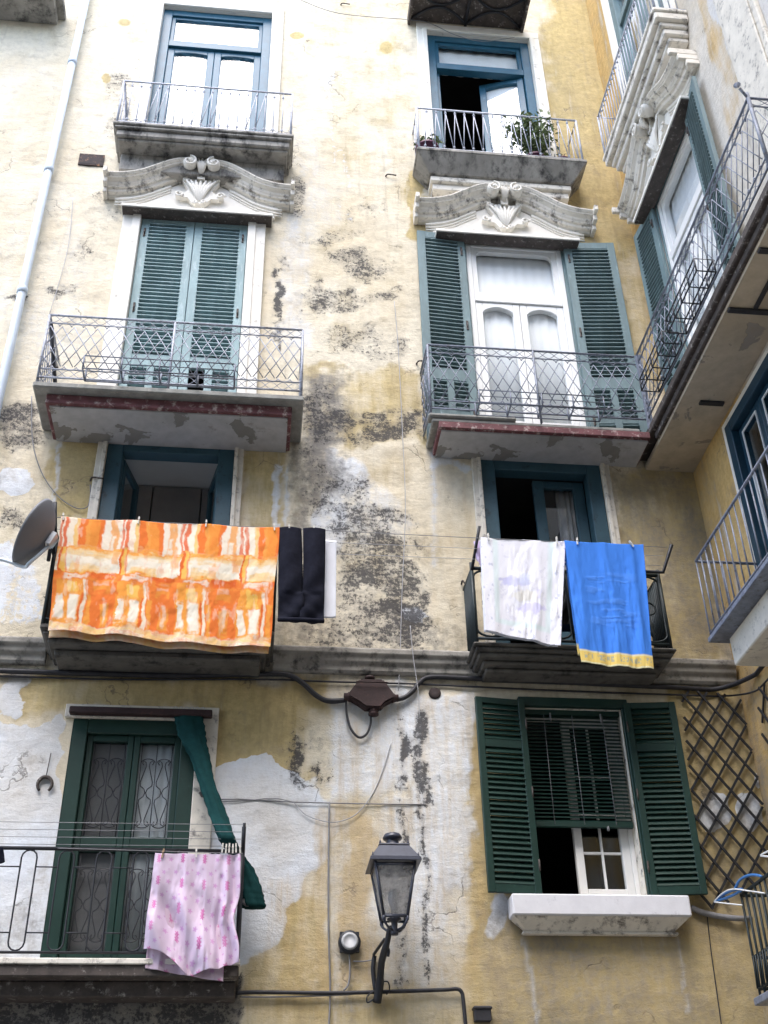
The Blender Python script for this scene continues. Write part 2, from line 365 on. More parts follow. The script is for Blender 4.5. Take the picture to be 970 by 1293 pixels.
    h = math_(nt, 'ADD', math_(nt, 'MULTIPLY', nf, 1.0), math_(nt, 'ADD', math_(nt, 'MULTIPLY', nh, 1.2), math_(nt, 'ADD', math_(nt, 'MULTIPLY', ng, .2), math_(nt, 'ADD', math_(nt, 'MULTIPLY', mf, -.4), math_(nt, 'ADD', math_(nt, 'MULTIPLY', dashf, -.7), math_(nt, 'MULTIPLY', crf, -.8))))))
    bump(nt, b, h, .45, .02)
    return m
M['wall'] = mat_wall('stained_plaster', (.74, .675, .535), (.45, .355, .17), (.73, .77, .82))
M['wall_side'] = mat_wall('side_plaster', (.62, .58, .51), (.50, .335, .13), (.62, .61, .59))

# ------------------------------------------------------------------ wall sheets with cut openings and painted-on weathering and shade maps
def wall_sheet(name, frame, us, vs, holes, mat, parent, maps):
    for h in holes:
        us += [h[0], h[1]]; vs += [h[2], h[3]]
    def uniq(a):
        a = sorted(a); o = [a[0]]
        hs = set(x for h in holes for x in h)
        for x in a[1:]:
            if x-o[-1] > 1e-4: o.append(x)
        return o
    us, vs = uniq(us), uniq(vs); nu, nv = len(us), len(vs)
    U, V = np.meshgrid(np.array(us), np.array(vs))
    st, wr, disp = maps(U, V)
    F = np.array(frame)
    W = disp
    for h in holes:   # keep the edges of openings straight
        dx = np.maximum(np.maximum(h[0]-U, U-h[1]), 0); dy = np.maximum(np.maximum(h[2]-V, V-h[3]), 0)
        W = W*np.clip(np.hypot(dx, dy)/.1, 0, 1)
    P = np.stack([U, V, W, np.ones_like(U)], -1) @ F.T
    P = P[..., :3].reshape(-1, 3)
    uc = (np.array(us)[:-1]+np.array(us)[1:])/2; vc = (np.array(vs)[:-1]+np.array(vs)[1:])/2
    UC, VC = np.meshgrid(uc, vc); keep = np.ones_like(UC, bool)
    for h in holes: keep &= ~((UC > h[0]) & (UC < h[1]) & (VC > h[2]) & (VC < h[3]))
    I, J = np.nonzero(keep)
    quads = np.stack([I*nu+J, I*nu+J+1, (I+1)*nu+J+1, (I+1)*nu+J], -1)
    c = np.array([P[:, 0].mean(), P[:, 1].mean(), P[:, 2].min()])
    me = bpy.data.meshes.new(name)
    me.vertices.add(len(P)); me.vertices.foreach_set('co', (P-c).ravel())
    me.loops.add(quads.size); me.loops.foreach_set('vertex_index', quads.ravel().astype(np.int32))
    me.polygons.add(len(quads)); me.polygons.foreach_set('loop_start', np.arange(0, quads.size, 4, dtype=np.int32))
    me.update(calc_edges=True); me.validate()
    me.polygons.foreach_set('use_smooth', [True]*len(me.polygons))
    for nm, A in (('stain_shade', st), ('wear', wr)):
        a = me.attributes.new(nm, 'FLOAT_COLOR', 'POINT'); a.data.foreach_set('color', np.ascontiguousarray(A.reshape(-1, 4)).astype(np.float32).ravel())
    me.materials.append(mat)
    o = bpy.data.objects.new(name, me); COL.objects.link(o)
    o.parent = parent; o.location = Vector(c)-WLOC[parent.name]; WLOC[o.name] = Vector(c)
    return o

def rect(x, y, x0, y0, x1, y1, s=1, soft=12):
    d = np.maximum(np.maximum(x0-x, x-x1), np.maximum(y0-y, y-y1)); return s*sstep(soft, -soft, d)
def ell(x, y, cx, cy, rx, ry, s=1, soft=.35):
    d = np.hypot((x-cx)/rx, (y-cy)/ry); return s*sstep(1+soft, 1-soft, d)
def streak(x, y, pts, wd, s=1, soft=.6):
    best = np.full_like(x, 1e9)
    for (ax, ay), (bx, by) in zip(pts[:-1], pts[1:]):
        L2 = (bx-ax)**2+(by-ay)**2; t = np.clip(((x-ax)*(bx-ax)+(y-ay)*(by-ay))/L2, 0, 1)
        best = np.minimum(best, np.hypot(x-ax-t*(bx-ax), y-ay-t*(by-ay)))
    return s*sstep(wd*(1+soft), wd*(1-soft), best)

def front_maps(U, V):
    # X, Y: survey coordinates of the wall plane (the photograph's own grid laid on the plane)
    X0, Y0 = proj_arr(U, 0*U, V)
    wx = (fbm(U*2.3, V*2.3, 3)-.5); wy = (fbm(U*2.3, V*2.3, 9)-.5)
    hx = (fbm(U*9, V*9, 33)-.5); hy = (fbm(U*9, V*9, 39)-.5)
    x = X0+wx*46+hx*16; y = Y0+wy*46+hy*16
    xs = X0+hx*8; ys = Y0+hy*8
    n1 = fbm(U*1.1, V*1.1, 21); n2 = fbm(U*4, V*.9, 27); n3 = fbm(U*3, V*7, 41)
    o = np.where(Y0 < 465, .17, .36)+0*X0
    A = np.maximum
    # ochre
    o = A(o, rect(x, y, 360, -400, 560, 470, .40, 60)); o = A(o, rect(x, y, 680, -400, 850, 340, .95, 45)); o = A(o, rect(x, y, 740, 320, 860, 500, .62, 40))
    o = A(o, rect(x, y, 380, 465, 540, 560, .6, 10)); o = A(o, rect(x, y, 400, 560, 610, 830, .34, 30))
    o = A(o, rect(x, y, 62, 545, 135, 655, .78, 14)); o = A(o, rect(x, y, 300, 555, 368, 700, .62, 14)); o = A(o, rect(x, y, 765, 580, 920, 850, .66, 25))
    o = A(o, rect(x, y, 20, 846, 420, 905, .75, 16)); o = A(o, rect(xs, ys, 268, 880, 372, 978, 1.3, 4)); o = A(o, rect(x, y, 340, 870, 400, 1000, .62, 20))
    o = A(o, rect(x, y, 412, 1010, 485, 1255, .56, 18)); o = A(o, rect(x, y, 335, 1130, 430, 1300, .66, 22)); o = A(o, rect(x, y, 300, 1190, 640, 1400, .58, 30))
    o = A(o, rect(x, y, 588, 900, 1000, 1400, .74, 16)); o = A(o, rect(x, y, 640, 1150, 900, 1400, .95, 30)); o = A(o, rect(x, y, 850, 860, 1000, 1400, .98, 20))
    o = A(o, streak(x, y, [(610, 1010), (612, 1260)], 7, .9)); o = A(o, rect(x, y, 130, 855, 260, 900, .8, 12))
    o = A(o, ell(x, y, 490, 70, 16, 50, .5)); o = A(o, rect(x, y, 520, 205, 548, 300, .9, 8)); o = A(o, ell(X0, Y0, 488, 60, 9, 9, .8)); o = A(o, ell(X0, Y0, 157, 28, 9, 6, .7)); o = A(o, ell(X0, Y0, 134, 98, 6, 7, .9)); o = A(o, ell(X0, Y0, 375, 44, 9, 5, .9))
    o = A(o, rect(x, y, 0, -400, 90, 70, .46, 40)); o = A(o, rect(x, y, 395, 195, 480, 245, .42, 20))
    o = o-rect(x, y, 420, 1010, 590, 1130, .16, 30)*0
    # whitewash
    b = np.zeros_like(X0)
    b = A(b, rect(x, y, -200, 905, 84, 1215, 1, 12)); b = A(b, rect(xs, Y0+0*y+(X0-300)*-.02, 250, 978, 372, 1060, 1.2, 3)); b = A(b, ell(x, y, 318, 1045, 102, 84, 1.1, .1)); b = A(b, ell(x, y, 385, 1050, 32, 50, .9, .2)); b = A(b, ell(x, y, 292, 1130, 76, 88, 1, .16)); b = A(b, ell(x, y, 340, 1110, 50, 50, .9, .2))
    b = A(b, rect(x, y, 405, 868, 590, 1010, .66, 20)); b = A(b, rect(x, y, 520, 870, 600, 1130, .68, 16)); b = A(b, rect(x, y, 480, 1000, 570, 1250, .6, 16))
    b = A(b, ell(x, y, 628, 1165, 15, 28, 1)); b = A(b, ell(X0+hx*14, Y0+hy*14, 902, 1027, 20, 26, 1.1, .12)); b = A(b, ell(X0+hx*14, Y0+hy*14, 945, 1025, 17, 24, 1.1, .12)); b = A(b, ell(xs, ys, 958, 985, 4, 10, 1))
    b = A(b, rect(x, y, -200, 40, 150, 500, .36, 60)); b = A(b, ell(X0+hx*10, Y0+hy*10, 18, 608, 22, 18, 1.1, .15)); b = A(b, ell(x, y, 20, 740, 50, 60, .55)); b = A(b, rect(x, y, 0, 845, 40, 900, .7, 15))
    b = A(b, rect(x, y, 340, 240, 400, 460, .5, 25)); b = A(b, streak(X0+hx*13, Y0+hy*16, [(548, 590), (556, 580), (590, 592)], 6, .72, .9)); b = A(b, streak(X0+hx*13, Y0+hy*16, [(350, 590), (347, 690)], 6, .72, .9)); b = A(b, streak(X0+hx*13, Y0+hy*16, [(76, 560), (68, 640)], 5, .62, .9))
    b = A(b, streak(X0+hx*12, Y0, [(362, 590), (361, 695)], 5, .6, .9)); b = A(b, rect(xs, ys, 540, 560, 556, 720, .55, 10)); b = A(b, ell(x, y, 420, 660, 26, 50, .62)); b = A(b, ell(x, y, 520, 770, 22, 14, .7)); b = A(b, ell(x, y, 440, 600, 30, 40, .65)); b = A(b, ell(x, y, 470, 650, 60, 50, .52)); b = A(b, streak(X0+hx*13, Y0+hy*16, [(662, 1185), (680, 1293)], 5, .62, .9)); b = A(b, streak(X0+hx*13, Y0+hy*16, [(855, 1185), (868, 1280)], 4, .62, .9))
    b = A(b, rect(x, y, 360, 60, 480, 320, .42, 40)); b = A(b, rect(x, y, 405, 1010, 600, 1260, .50, 25)); b = A(b, rect(x, y, 330, 1180, 600, 1290, .38, 25)); b = A(b, rect(x, y, 640, 1170, 880, 1290, .36, 25))
    # mould, with shade painted below the lower left balcony
    g = np.zeros_like(X0)
    for e in ((455, 335, 55, 18, .56), (420, 300, 45, 14, .46), (430, 375, 50, 16, .58), (475, 370, 40, 12, .54), (440, 425, 50, 18, .52), (480, 440, 34, 22, .46), (450, 270, 44, 14, .42), (395, 395, 28, 10, .42),
              (408, 525, 46, 44, .58), (480, 533, 52, 26, .66), (510, 535, 28, 20, .72), (400, 600, 26, 80, .5), (460, 660, 66, 30, .62), (440, 625, 50, 24, .56), (470, 690, 56, 24, .6), (485, 728, 66, 26, .68), (500, 772, 50, 24, .74), (440, 750, 46, 24, .56), (480, 795, 90, 32, .6), (430, 810, 60, 24, .5), (530, 800, 40, 30, .5),
              (537, 750, 18, 22, .66), (385, 750, 20, 80, .52), (150, 130, 18, 60, .44), (15, 382, 22, 6, .7), (80, 360, 16, 10, .5), (20, 540, 45, 26, .6), (15, 660, 30, 16, .55), (50, 745, 30, 30, .4), (130, 700, 1, 1, 0), (370, 250, 14, 40, .5), (136, 260, 14, 30, .45), (580, 360, 1, 1, 0), (60, 355, 30, 14, .45), (100, 320, 30, 20, .36)):
        g = A(g, ell(x, y, *e, .55) if len(e) == 5 else ell(x, y, *e))
    g = A(g, rect(x, y, -300, 1226, 312, 1330, .62, 10))  # black band below the lower left balcony paints in its shade
    for p, wd, s in (([(508, 905), (506, 960), (520, 1010)], 10, .74), ([(535, 905), (530, 950), (540, 1010)], 10, .78), ([(375, 930), (380, 985)], 14, .68), ([(402, 930), (405, 980)], 11, .64), ([(418, 940), (418, 990)], 5, .6),
                     ([(530, 1010), (538, 1100), (536, 1240)], 7, .58), ([(508, 1010), (510, 1060), (507, 1230)], 6, .52), ([(356, 330), (350, 440)], 7, .72), ([(500, 1100), (508, 1250)], 7, .5), ([(495, 930), (540, 935)], 4, .5), ([(490, 990), (505, 1000)], 3, .5)):
        g = A(g, streak(X0+hx*16+(fbm(U*0+p[0][0], V*6, 5)-.5)*16, Y0, p, wd*1.0, s*1.06, .8)*(.52+.62*sstep(.35, .65, fbm(U*11, V*4+p[0][0], 61))))
    # grey dirt, with shade painted under balconies and at lower right
    a = np.zeros_like(X0)
    for r_ in ((380, 475, 440, 640, .85, 20), (366, 560, 396, 830, .7, 14), (-100, 505, 62, 560, .6, 20), (-100, 560, 40, 690, .35, 40), (320, 780, 600, 850, .5, 22), (-200, 842, 980, 862, .55, 6), (770, 585, 950, 850, .62, 30), (-60, 1120, 75, 1215, .45, 30),  # grey patch under the side balcony puts its shade into the wall colour
               (-300, 1228, 310, 1500, .95, 8), (300, 1255, 640, 1500, .4, 25), (860, 1130, 1100, 1500, .5, 30), (350, 850, 520, 880, .42, 14), (60, 770, 400, 850, .45, 20), (590, 1140, 900, 1500, .62, 40), (860, 870, 1100, 1200, .5, 30), (140, 60, 170, 220, .3, 20), (-100, 230, 20, 500, .2, 50), (0, 690, 60, 810, .3, 30), (570, 700, 600, 830, .3, 15)):  # shade painted below the lower left balcony; lower right dirt deepened as shade too
        a = A(a, rect(x, y, *r_))
    a = A(a, ell(X0+hx*14, Y0+hy*14, 728, 1255, 18, 12, .55)); a = A(a, ell(X0, Y0, 752, 1238, 8, 10, .5))
    w = np.zeros_like(X0)
    for r_ in ((590, 1180, 1000, 1400, .3, 30), (100, 845, 400, 880, .35, 15), (860, 870, 1000, 1160, .35, 20), (420, 1200, 640, 1400, .3, 30), (300, 1240, 420, 1400, .4, 20)):
        w = A(w, rect(x, y, *r_))
    for p, wd, s in (([(520, 340), (522, 540)], 3, .4), ([(330, 860), (335, 900)], 5, .5), ([(450, 1040), (455, 1240)], 10, .45), ([(418, 1000), (420, 1250)], 5, .5)):
        w = A(w, streak(x, y, p, wd, s))
    soft = np.zeros_like(X0); glz = np.zeros_like(X0)
    soft = A(soft, rect(x, y, 385, 860, 600, 1300, 1, 10)); soft = A(soft, rect(x, y, 590, 1135, 1000, 1400, 1, 10)); soft = A(soft, rect(x, y, 50, 540, 620, 720, .8, 10)); soft = A(soft, rect(x, y, -200, -400, 420, 500, 1, 10)); soft = A(soft, rect(x, y, 400, 560, 520, 760, 1, 10)); soft = A(soft, rect(x, y, 0, 1120, 420, 1260, .6, 20))
    for r_ in ((405, 870, 600, 1260, .42, 20), (590, 1150, 900, 1300, .3, 20), (540, 560, 610, 830, .3, 20), (430, 1020, 480, 1250, .75, 14), (395, 1010, 425, 1250, .6, 10), (590, 900, 614, 1250, .6, 8), (330, 1100, 420, 1290, .5, 30), (470, 20, 520, 260, .3, 20)):
        glz = A(glz, rect(x, y, *r_))
    dsh = np.full_like(X0, .02)
    for r_ in ((395, 255, 500, 470, .42, 30), (-50, 200, 150, 500, .26, 50), (340, 200, 400, 470, .2, 20), (380, 0, 530, 240, .14, 40), (400, 560, 560, 830, .3, 30)):
        dsh = A(dsh, rect(x, y, *r_))
    for r_ in ((640, 1185, 880, 1290, .35, 20), (595, 845, 860, 884, .45, 8), (130, 250, 165, 330, .3, 10), (355, 240, 380, 330, .35, 10), (30, 540, 70, 640, .35, 15), (370, 560, 392, 700, .5, 10), (530, 560, 560, 660, .3, 10), (100, 900, 380, 925, .2, 10), (60, 846, 380, 900, .3, 10), (690, 150, 850, 330, .42, 30), (268, 880, 372, 978, .3, 8)):
        w = A(w, rect(x, y, *r_))
    z = np.zeros_like(X0)
    disp = (fbm(U*1.7, V*1.7, 71)-.5)*.03+(fbm(U*6, V*8, 77)-.5)*.014
    disp = disp-.004*(sstep(.45, .7, g))
    # lower edge of the cream coat at the middle storey and the fresh whitewash stand a few mm proud
    disp = disp+.006*sstep(.4, .6, b)
    return np.stack([o+(n1-.5)*.3, g+(n3-.5)*.25, b, a], -1), np.stack([w, soft, glz, dsh], -1), disp-.006
def side_maps(U, V):
    hx = fbm(U*2.5, V*1.1, 51)-.5; n = fbm(U*1.2, V*1.2, 55)-.5
    u = U+hx*.5
    o = 1.0*sstep(1.4, .7, u)*sstep(8, 10, V)+.9*sstep(9.4, 9.0, V)*sstep(2.2, 1.0, u)
    o = np.maximum(o, .55*sstep(.35, .1, np.abs(u-3.0))*sstep(10, 12, V)); o = np.maximum(o, .75*sstep(9.4, 9.1, V)*(.6+n))
    b = .75*sstep(2.9, 3.3, u)*sstep(9, 10, V)
    a = .45*sstep(9.3, 9.0, V)*sstep(.9, 0, U)+.3*sstep(7, 5, V)+.25*sstep(3, 4, U)
    g = 0*U; z = 0*U
    return np.stack([o+n*.4, g, b, a], -1), np.stack([.3*sstep(9, 6, V), z, z, z], -1), (fbm(U*1.7, V*1.7, 81)-.5)*.02
def plain_maps(U, V):
    z = 0*U; return np.stack([z+.35, z, z, z+.3], -1), np.stack([z+.2, z, z, z], -1), z
# =================================================================== builders
def Rv(a): return Matrix.Rotation(a, 4, 'Y')
def Ru(a): return Matrix.Rotation(a, 4, 'X')
def Rw(a): return Matrix.Rotation(a, 4, 'Z')
def T(u, v, w): return Matrix.Translation((u, v, w))

def ring(mb, u0, u1, v0, v1, w0, w1, t, tb=None):
    """rectangular frame, stiles full height, rails between"""
    tb = t if tb is None else tb
    mb.box(u0, u0+t, v0, v1, w0, w1); mb.box(u1-t, u1, v0, v1, w0, w1)
    mb.box(u0+t, u1-t, v1-t, v1, w0, w1)
    if tb: mb.box(u0+t, u1-t, v0, v0+tb, w0, w1)
    return mb

def arch_top(mb, u0, u1, va, v1, w0, w1, rise, M=None):
    pts = [(u0, v1), (u0, va)]
    for i in range(1, 12):
        t = i/12; pts.append((u0+(u1-u0)*t, va+rise*math.sin(PI*t)**.7))
    pts += [(u1, va), (u1, v1)]
    return mb.prism(pts, w0, w1, M)

def sash(mb, u0, u1, v0, v1, w0, w1, st, top, bot, rise=0, mids=(), M=None):
    mb.box(u0, u0+st, v0, v1, w0, w1, M); mb.box(u1-st, u1, v0, v1, w0, w1, M)
    mb.box(u0+st, u1-st, v0, v0+bot, w0, w1, M)
    if rise: arch_top(mb, u0+st, u1-st, v1-top-rise, v1, w0, w1, rise, M)
    else: mb.box(u0+st, u1-st, v1-top, v1, w0, w1, M)
    for m in mids: mb.box(u0+st, u1-st, m-.05, m+.05, w0, w1, M)
    return mb

def pane(frame, parent, u0, u1, v0, v1, w, M=None, mat='glass'):
    mb = MB(frame); mb.box(u0, u1, v0, v1, w-.003, w+.003, M); return mb.build('pane', globals()['M'][mat], parent)

def curtain(frame, parent, u0, u1, v0, v1, w, mat='curtain', folds=5, amp=.012):
    mb = MB(frame); n = 40
    P = [[(u0+(u1-u0)*i/n, v, w+amp*math.sin(folds*2*PI*i/n+.7*math.sin(9*i/n))) for i in range(n+1)] for v in (v0, (v0+v1)/2, v1)]
    mb.grid(P); return mb.build('curtain', M[mat], parent, solid=.002)

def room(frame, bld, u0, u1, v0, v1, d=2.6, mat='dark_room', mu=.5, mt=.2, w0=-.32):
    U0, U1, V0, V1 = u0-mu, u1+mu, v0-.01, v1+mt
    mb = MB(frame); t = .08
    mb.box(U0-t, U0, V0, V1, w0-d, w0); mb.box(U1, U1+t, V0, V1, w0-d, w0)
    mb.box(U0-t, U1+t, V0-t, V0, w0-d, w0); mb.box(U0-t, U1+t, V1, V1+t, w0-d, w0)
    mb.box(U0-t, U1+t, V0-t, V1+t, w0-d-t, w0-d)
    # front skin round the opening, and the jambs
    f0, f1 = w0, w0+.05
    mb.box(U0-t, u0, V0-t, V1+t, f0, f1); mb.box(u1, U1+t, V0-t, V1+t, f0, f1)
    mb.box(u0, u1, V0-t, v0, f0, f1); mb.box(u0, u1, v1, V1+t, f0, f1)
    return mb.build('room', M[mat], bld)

def jambs(frame, bld, u0, u1, v0, v1, mat='stone_light', d=.3):
    mb = MB(frame); t = .05; e = .012
    mb.box(u0-t, u0, v0-t, v1+t, -d, -e); mb.box(u1, u1+t, v0-t, v1+t, -d, -e)
    mb.box(u0, u1, v1, v1+t, -d, -e); mb.box(u0, u1, v0-t, v0, -d, -e)
    return mb.build('jamb', M[mat], bld)

def louvres(mb, u0, u1, v0, v1, wc, pitch=.052, wd=.08, tilt=.05, M0=None, t=.009):
    n = max(1, int((v1-v0)/pitch))
    for i in range(n):
        v = v0+(i+.5)*(v1-v0)/n
        Mx = T((u0+u1)/2, v+random.gauss(0, .0018), wc) @ Ru(tilt+random.gauss(0, .035)) @ Rw(random.gauss(0, .0025)) @ T(-(u0+u1)/2, 0, 0)
        if M0 is not None: Mx = M0 @ Mx
        mb.box(u0, u1, -t/2, t/2, -wd/2, wd/2, Mx)

def shutter(frame, win, hinge, width, v0, v1, w, ang, mat, panels, st=.085, sgn=-1, th=.04, label=None):
    """leaf hinged at u=hinge, reaching sgn*width; ang opens it away from the wall; panels = list of (v0, v1) louvred fields"""
    Mx = T(hinge, 0, w) @ Rv(ang*(-sgn))
    a, b = (-width, 0) if sgn < 0 else (0, width)
    mb = MB(frame)
    mb.box(a, a+st, v0, v1, -th/2, th/2, Mx); mb.box(b-st, b, v0, v1, -th/2, th/2, Mx)
    edges = [v0]+[e for p in panels for e in p]+[v1]
    for i in range(0, len(edges), 2): mb.box(a+st, b-st, edges[i], edges[i+1], -th/2+.003, th/2-.003, Mx)
    o = None
    o = mb.build('shutter', mat, win, bevel=.004, label=label)
    for p in panels:
        lv = MB(frame); louvres(lv, a+st-.004, b-st+.004, p[0], p[1], 0, M0=Mx, pitch=.05, wd=.066, tilt=1.0); lv.build('louvre_panel', mat, o)
    for v in (v0+.25, (v0+v1)/2, v1-.25): hg = MB(frame); hg.tube([Mx @ Vector((b-.006 if sgn < 0 else a+.006, v-.05, th/2+.006)), Mx @ Vector((b-.006 if sgn < 0 else a+.006, v+.05, th/2+.006))], .009); hg.build('hinge', M['dark_band'], o)
    return o

# ---------------------------------------------------------------- railings
def seg_pt(A, B):
    L = math.hypot(B[0]-A[0], B[1]-A[1])
    return L, (lambda s, v: (A[0]+(B[0]-A[0])*s/L, v, A[1]+(B[1]-A[1])*s/L))
def lattice(mb, A, B, vb, vt, period=.125, lean=.30, r=.0055, flip=1, band=.115):
    L, p = seg_pt(A, B); n = max(2, round(L/period)); pr = L/n
    b0, b1 = vb+band, vt-band
    for v, rr in ((vt, .013), (b1, .008), (b0, .008), (vb, .011)): mb.tube([p(0, v), p(L, v)], rr, 5)
    m = n*6
    for ph in (1, -1):
        for base in (b1, vb):
            mb.tube([p(L*i/m, base+band/2+ph*(band/2-.012)*math.sin(PI*i/6*1.0+.3)) for i in range(m+1)], r*.75, 4)
    q = pr/2
    for k in range(-4, n+5):
        for d in (1, -1):
            s0 = k*pr+q*.5; s1 = s0+d*lean
            a, b = 0.0, 1.0   # clip to the segment
            if min(s0, s1) < 0 or max(s0, s1) > L:
                ts = sorted([(0-s0)/(s1-s0), (L-s0)/(s1-s0)]); a, b = max(0, ts[0]), min(1, ts[1])
                if b-a < .05: continue
            top, bot = b1-q*.7, b0+q*.7
            f = lambda t: p(s0+(s1-s0)*t, top+(bot-top)*t)
            mb.tube([f(a), f(b)], r, 4)
    for k in range(n):
        for v, sg in ((b1-q*.7, 1), (b0+q*.7, -1)):
            mb.tube([p(k*pr+q+q*math.cos(t*PI/6), v+sg*q*.7*math.sin(t*PI/6)) for t in range(7)], r, 4)
def posts(mb, pts, vb, vt, r=.014):
    for u, w in pts: mb.tube([(u, vb, w), (u, vt, w)], r, 5)
def planter_rack(frame, rail, u0, u1, v0, v1, w0, w1, mat):
    mb = MB(frame); r = .009
    for v in (v0, v1): mb.tube([(u0, v, w0), (u1, v, w0), (u1, v, w1), (u0, v, w1)], r, 4, closed=True)
    n = 5
    for i in range(n):
        u = u0+(u1-u0)*i/(n-1)
        for w in (w0, w1): mb.tube([(u, v0, w), (u, v1, w)], r, 4)
        mb.tube([(u, v0, w0), (u, v0, w1)], r, 4)
    mb.tube([(u0, (v0+v1)/2, w1), (u1, (v0+v1)/2, w1)], r*.7, 4)
    return mb.build('planter_rack', mat, rail)

# ---------------------------------------------------------------- baroque pediment
def pediment(frame, bld, uc, v0, label=None):
    """v0 = lower front edge of the lintel"""
    root = MB(frame)
    root.box(uc-.93, uc+.93, v0+.012, v0+.06, 0, .19); root.box(uc-.90, uc+.90, v0+.061, v0+.09, 0, .14); root.box(uc-.92, uc+.92, v0+.091, v0+.12, 0, .09)
    pts = [(uc-.95, v0+.122)]+[(uc-1.0+2.0*i/24, v0+.36+.36*math.exp(-((i-12)/6.0)**2)) for i in range(25)]+[(uc+.95, v0+.122)]
    root.prism(pts, -.005, .05)
    o = root.build('pediment', M['stone_light'], bld, bevel=.006, label=label)
    sf = MB(frame); sf.box(uc-.92, uc+.92, v0, v0+.011, 0, .175); sf.build('lintel_shade_strip', M['dark_band'], o)  # dark underside strip: the lintel's shadow is put into its colour
    path = [(-1.14, .43), (-1.04, .435), (-.95, .445), (-.86, .465), (-.77, .495), (-.68, .535), (-.60, .585), (-.52, .64), (-.44, .695), (-.37, .74), (-.30, .775), (-.24, .795), (-.17, .80)]
    prof = [(0, -.15), (.06, -.15), (.065, -.125), (.12, -.115), (.13, -.065), (.165, -.06), (.17, -.035), (.185, -.03), (.20, .005), (.245, .035), (.26, .037), (.26, .06), (.275, .065), (.29, .085), (.30, .088), (.30, .118), (.08, .135), (0, .135)]
    prof = [(w*.9, n*.84) for w, n in prof]
    for sg in (-1, 1):
        for dn, r_ in ((-.20, .022), (-.255, .014), (-.30, .010)):
            im = MB(frame); im.tube([(uc+(u if sg < 0 else -u), v0+v+dn+.02, .055) for u, v in path[1:-3]], r_, 6); im.build('tympanum_moulding', M['stone_light'], o)
        pp = [(uc+(u if sg < 0 else -u), v0+v) for u, v in path]
        mb = MB(frame); pr = prof if sg < 0 else [(w, -n) for w, n in prof]
        mb.sweep(pr, pp)
        ue = pp[0][0]; a, b = sorted((ue, ue+sg*.05)); ve = pp[0][1]
        for w_, q0, q1 in ((.33, .03, .12), (.24, -.06, .028), (.15, -.14, -.062)): mb.box(a, b, ve+q0, ve+q1, 0, w_)
        mb.build('raking_cornice', M['stone'], o, bevel=.006)
        sm = MB(frame); cu, cv = uc+sg*.15, v0+.815
        sm.lathe([(.0, .12), (.06, .12), (.08, .19), (.082, .27), (.07, .285), (0.0, .28)], 22, T(cu, cv, 0) @ Ru(PI/2), True, False)
        sp = []
        for i in range(44):
            t = i/43; rad = .076*(1-t)+.01; ang = t*2*PI*1.7; sp.append((cu-sg*rad*math.sin(ang), cv+rad*math.cos(ang), .292))
        sm.tube(sp, [.017*(1-.45*i/43) for i in range(44)], 6)
        sm.lathe([(0, .28), (.02, .28), (.022, .305), (.012, .315), (0, .315)], 10, T(cu, cv, 0) @ Ru(PI/2), True, False)
        sm.build('scroll', M['stone_light'], o)
    sh = MB(frame)
    outl = [(-.21, .55), (-.17, .58), (-.08, .565), (0, .585), (.08, .565), (.17, .58), (.21, .55), (.17, .47), (.13, .40), (.17, .35), (.25, .36), (.27, .31), (.21, .27), (.13, .27), (.085, .21), (.05, .17), (0, .185), (-.05, .17), (-.085, .21), (-.13, .27), (-.21, .27), (-.27, .31), (-.25, .36), (-.17, .35), (-.13, .40), (-.17, .47)]
    f = lambda v: .20+(v-.17)*1.16
    sh.prism([(uc+u*1.12, v0+f(v)) for u, v in outl], .04, .12)
    for k in range(-3, 4):
        a = k*.17
        sh.tube([(uc+math.sin(a)*.03, v0+f(.22), .12), (uc+math.sin(a)*.2, v0+f(.40), .155), (uc+math.sin(a)*.38, v0+f(.53), .14)], [.010, .026, .012], 6)
    for sg in (-1, 1):
        for (cu, cv, rr) in ((sg*.26, .315, .055), (sg*.055, .20, .035), (sg*.19, .555, .04)):
            sh.tube([(uc+cu+rr*(1-t/14)*math.cos(t*.62*sg), v0+f(cv)+rr*(1-t/14)*math.sin(t*.62*sg), .13) for t in range(13)], .016, 6)
    sh.build('shell_ornament', M['stone_light'], o, bevel=.01)
    pm = MB(frame)
    for k in range(-2, 3):
        a = k*.34
        pm.tube([(uc, v0+.66, .16), (uc+math.sin(a)*.05, v0+.78, .25), (uc+math.sin(a)*.15, v0+.82+.12*math.cos(a), .22)], [.018, .03, .014], 6)
    pm.prism([(uc-.045, v0+.62), (uc+.045, v0+.62), (uc+.06, v0+.86), (uc-.06, v0+.86)], 0, .17)
    pm.build('palmette', M['stone'], o)
    return o

def slab_box(name, frame, bld, u0, u1, w1, v0, v1, mat, bevel=.01, w0=0):
    mb = MB(frame); mb.box(u0, u1, v0, v1, w0, w1); return mb.build(name, mat, bld, bevel=bevel)

def moulded(mb, u0, u1, prof):
    """stack of boxes: (inset, depth, v0, v1), a moulded balcony base"""
    for ins, w, a, b in prof: mb.box(u0+ins, u1-ins, a, b, 0, w)
    return mb
def flare(mb, u0, u1, w, v1, ins, wi, v0):
    """inverted pyramid skirt from (u0..u1, w) at v1 to inset at v0"""
    vs = [(u0, v1, 0), (u1, v1, 0), (u1, v1, w), (u0, v1, w), (u0+ins, v0, 0), (u1-ins, v0, 0), (u1-ins, v0, wi), (u0+ins, v0, wi)]
    mb.add(vs, [(0, 1, 2, 3), (4, 7, 6, 5), (3, 2, 6, 7), (0, 3, 7, 4), (1, 5, 6, 2), (0, 4, 5, 1)]); return mb

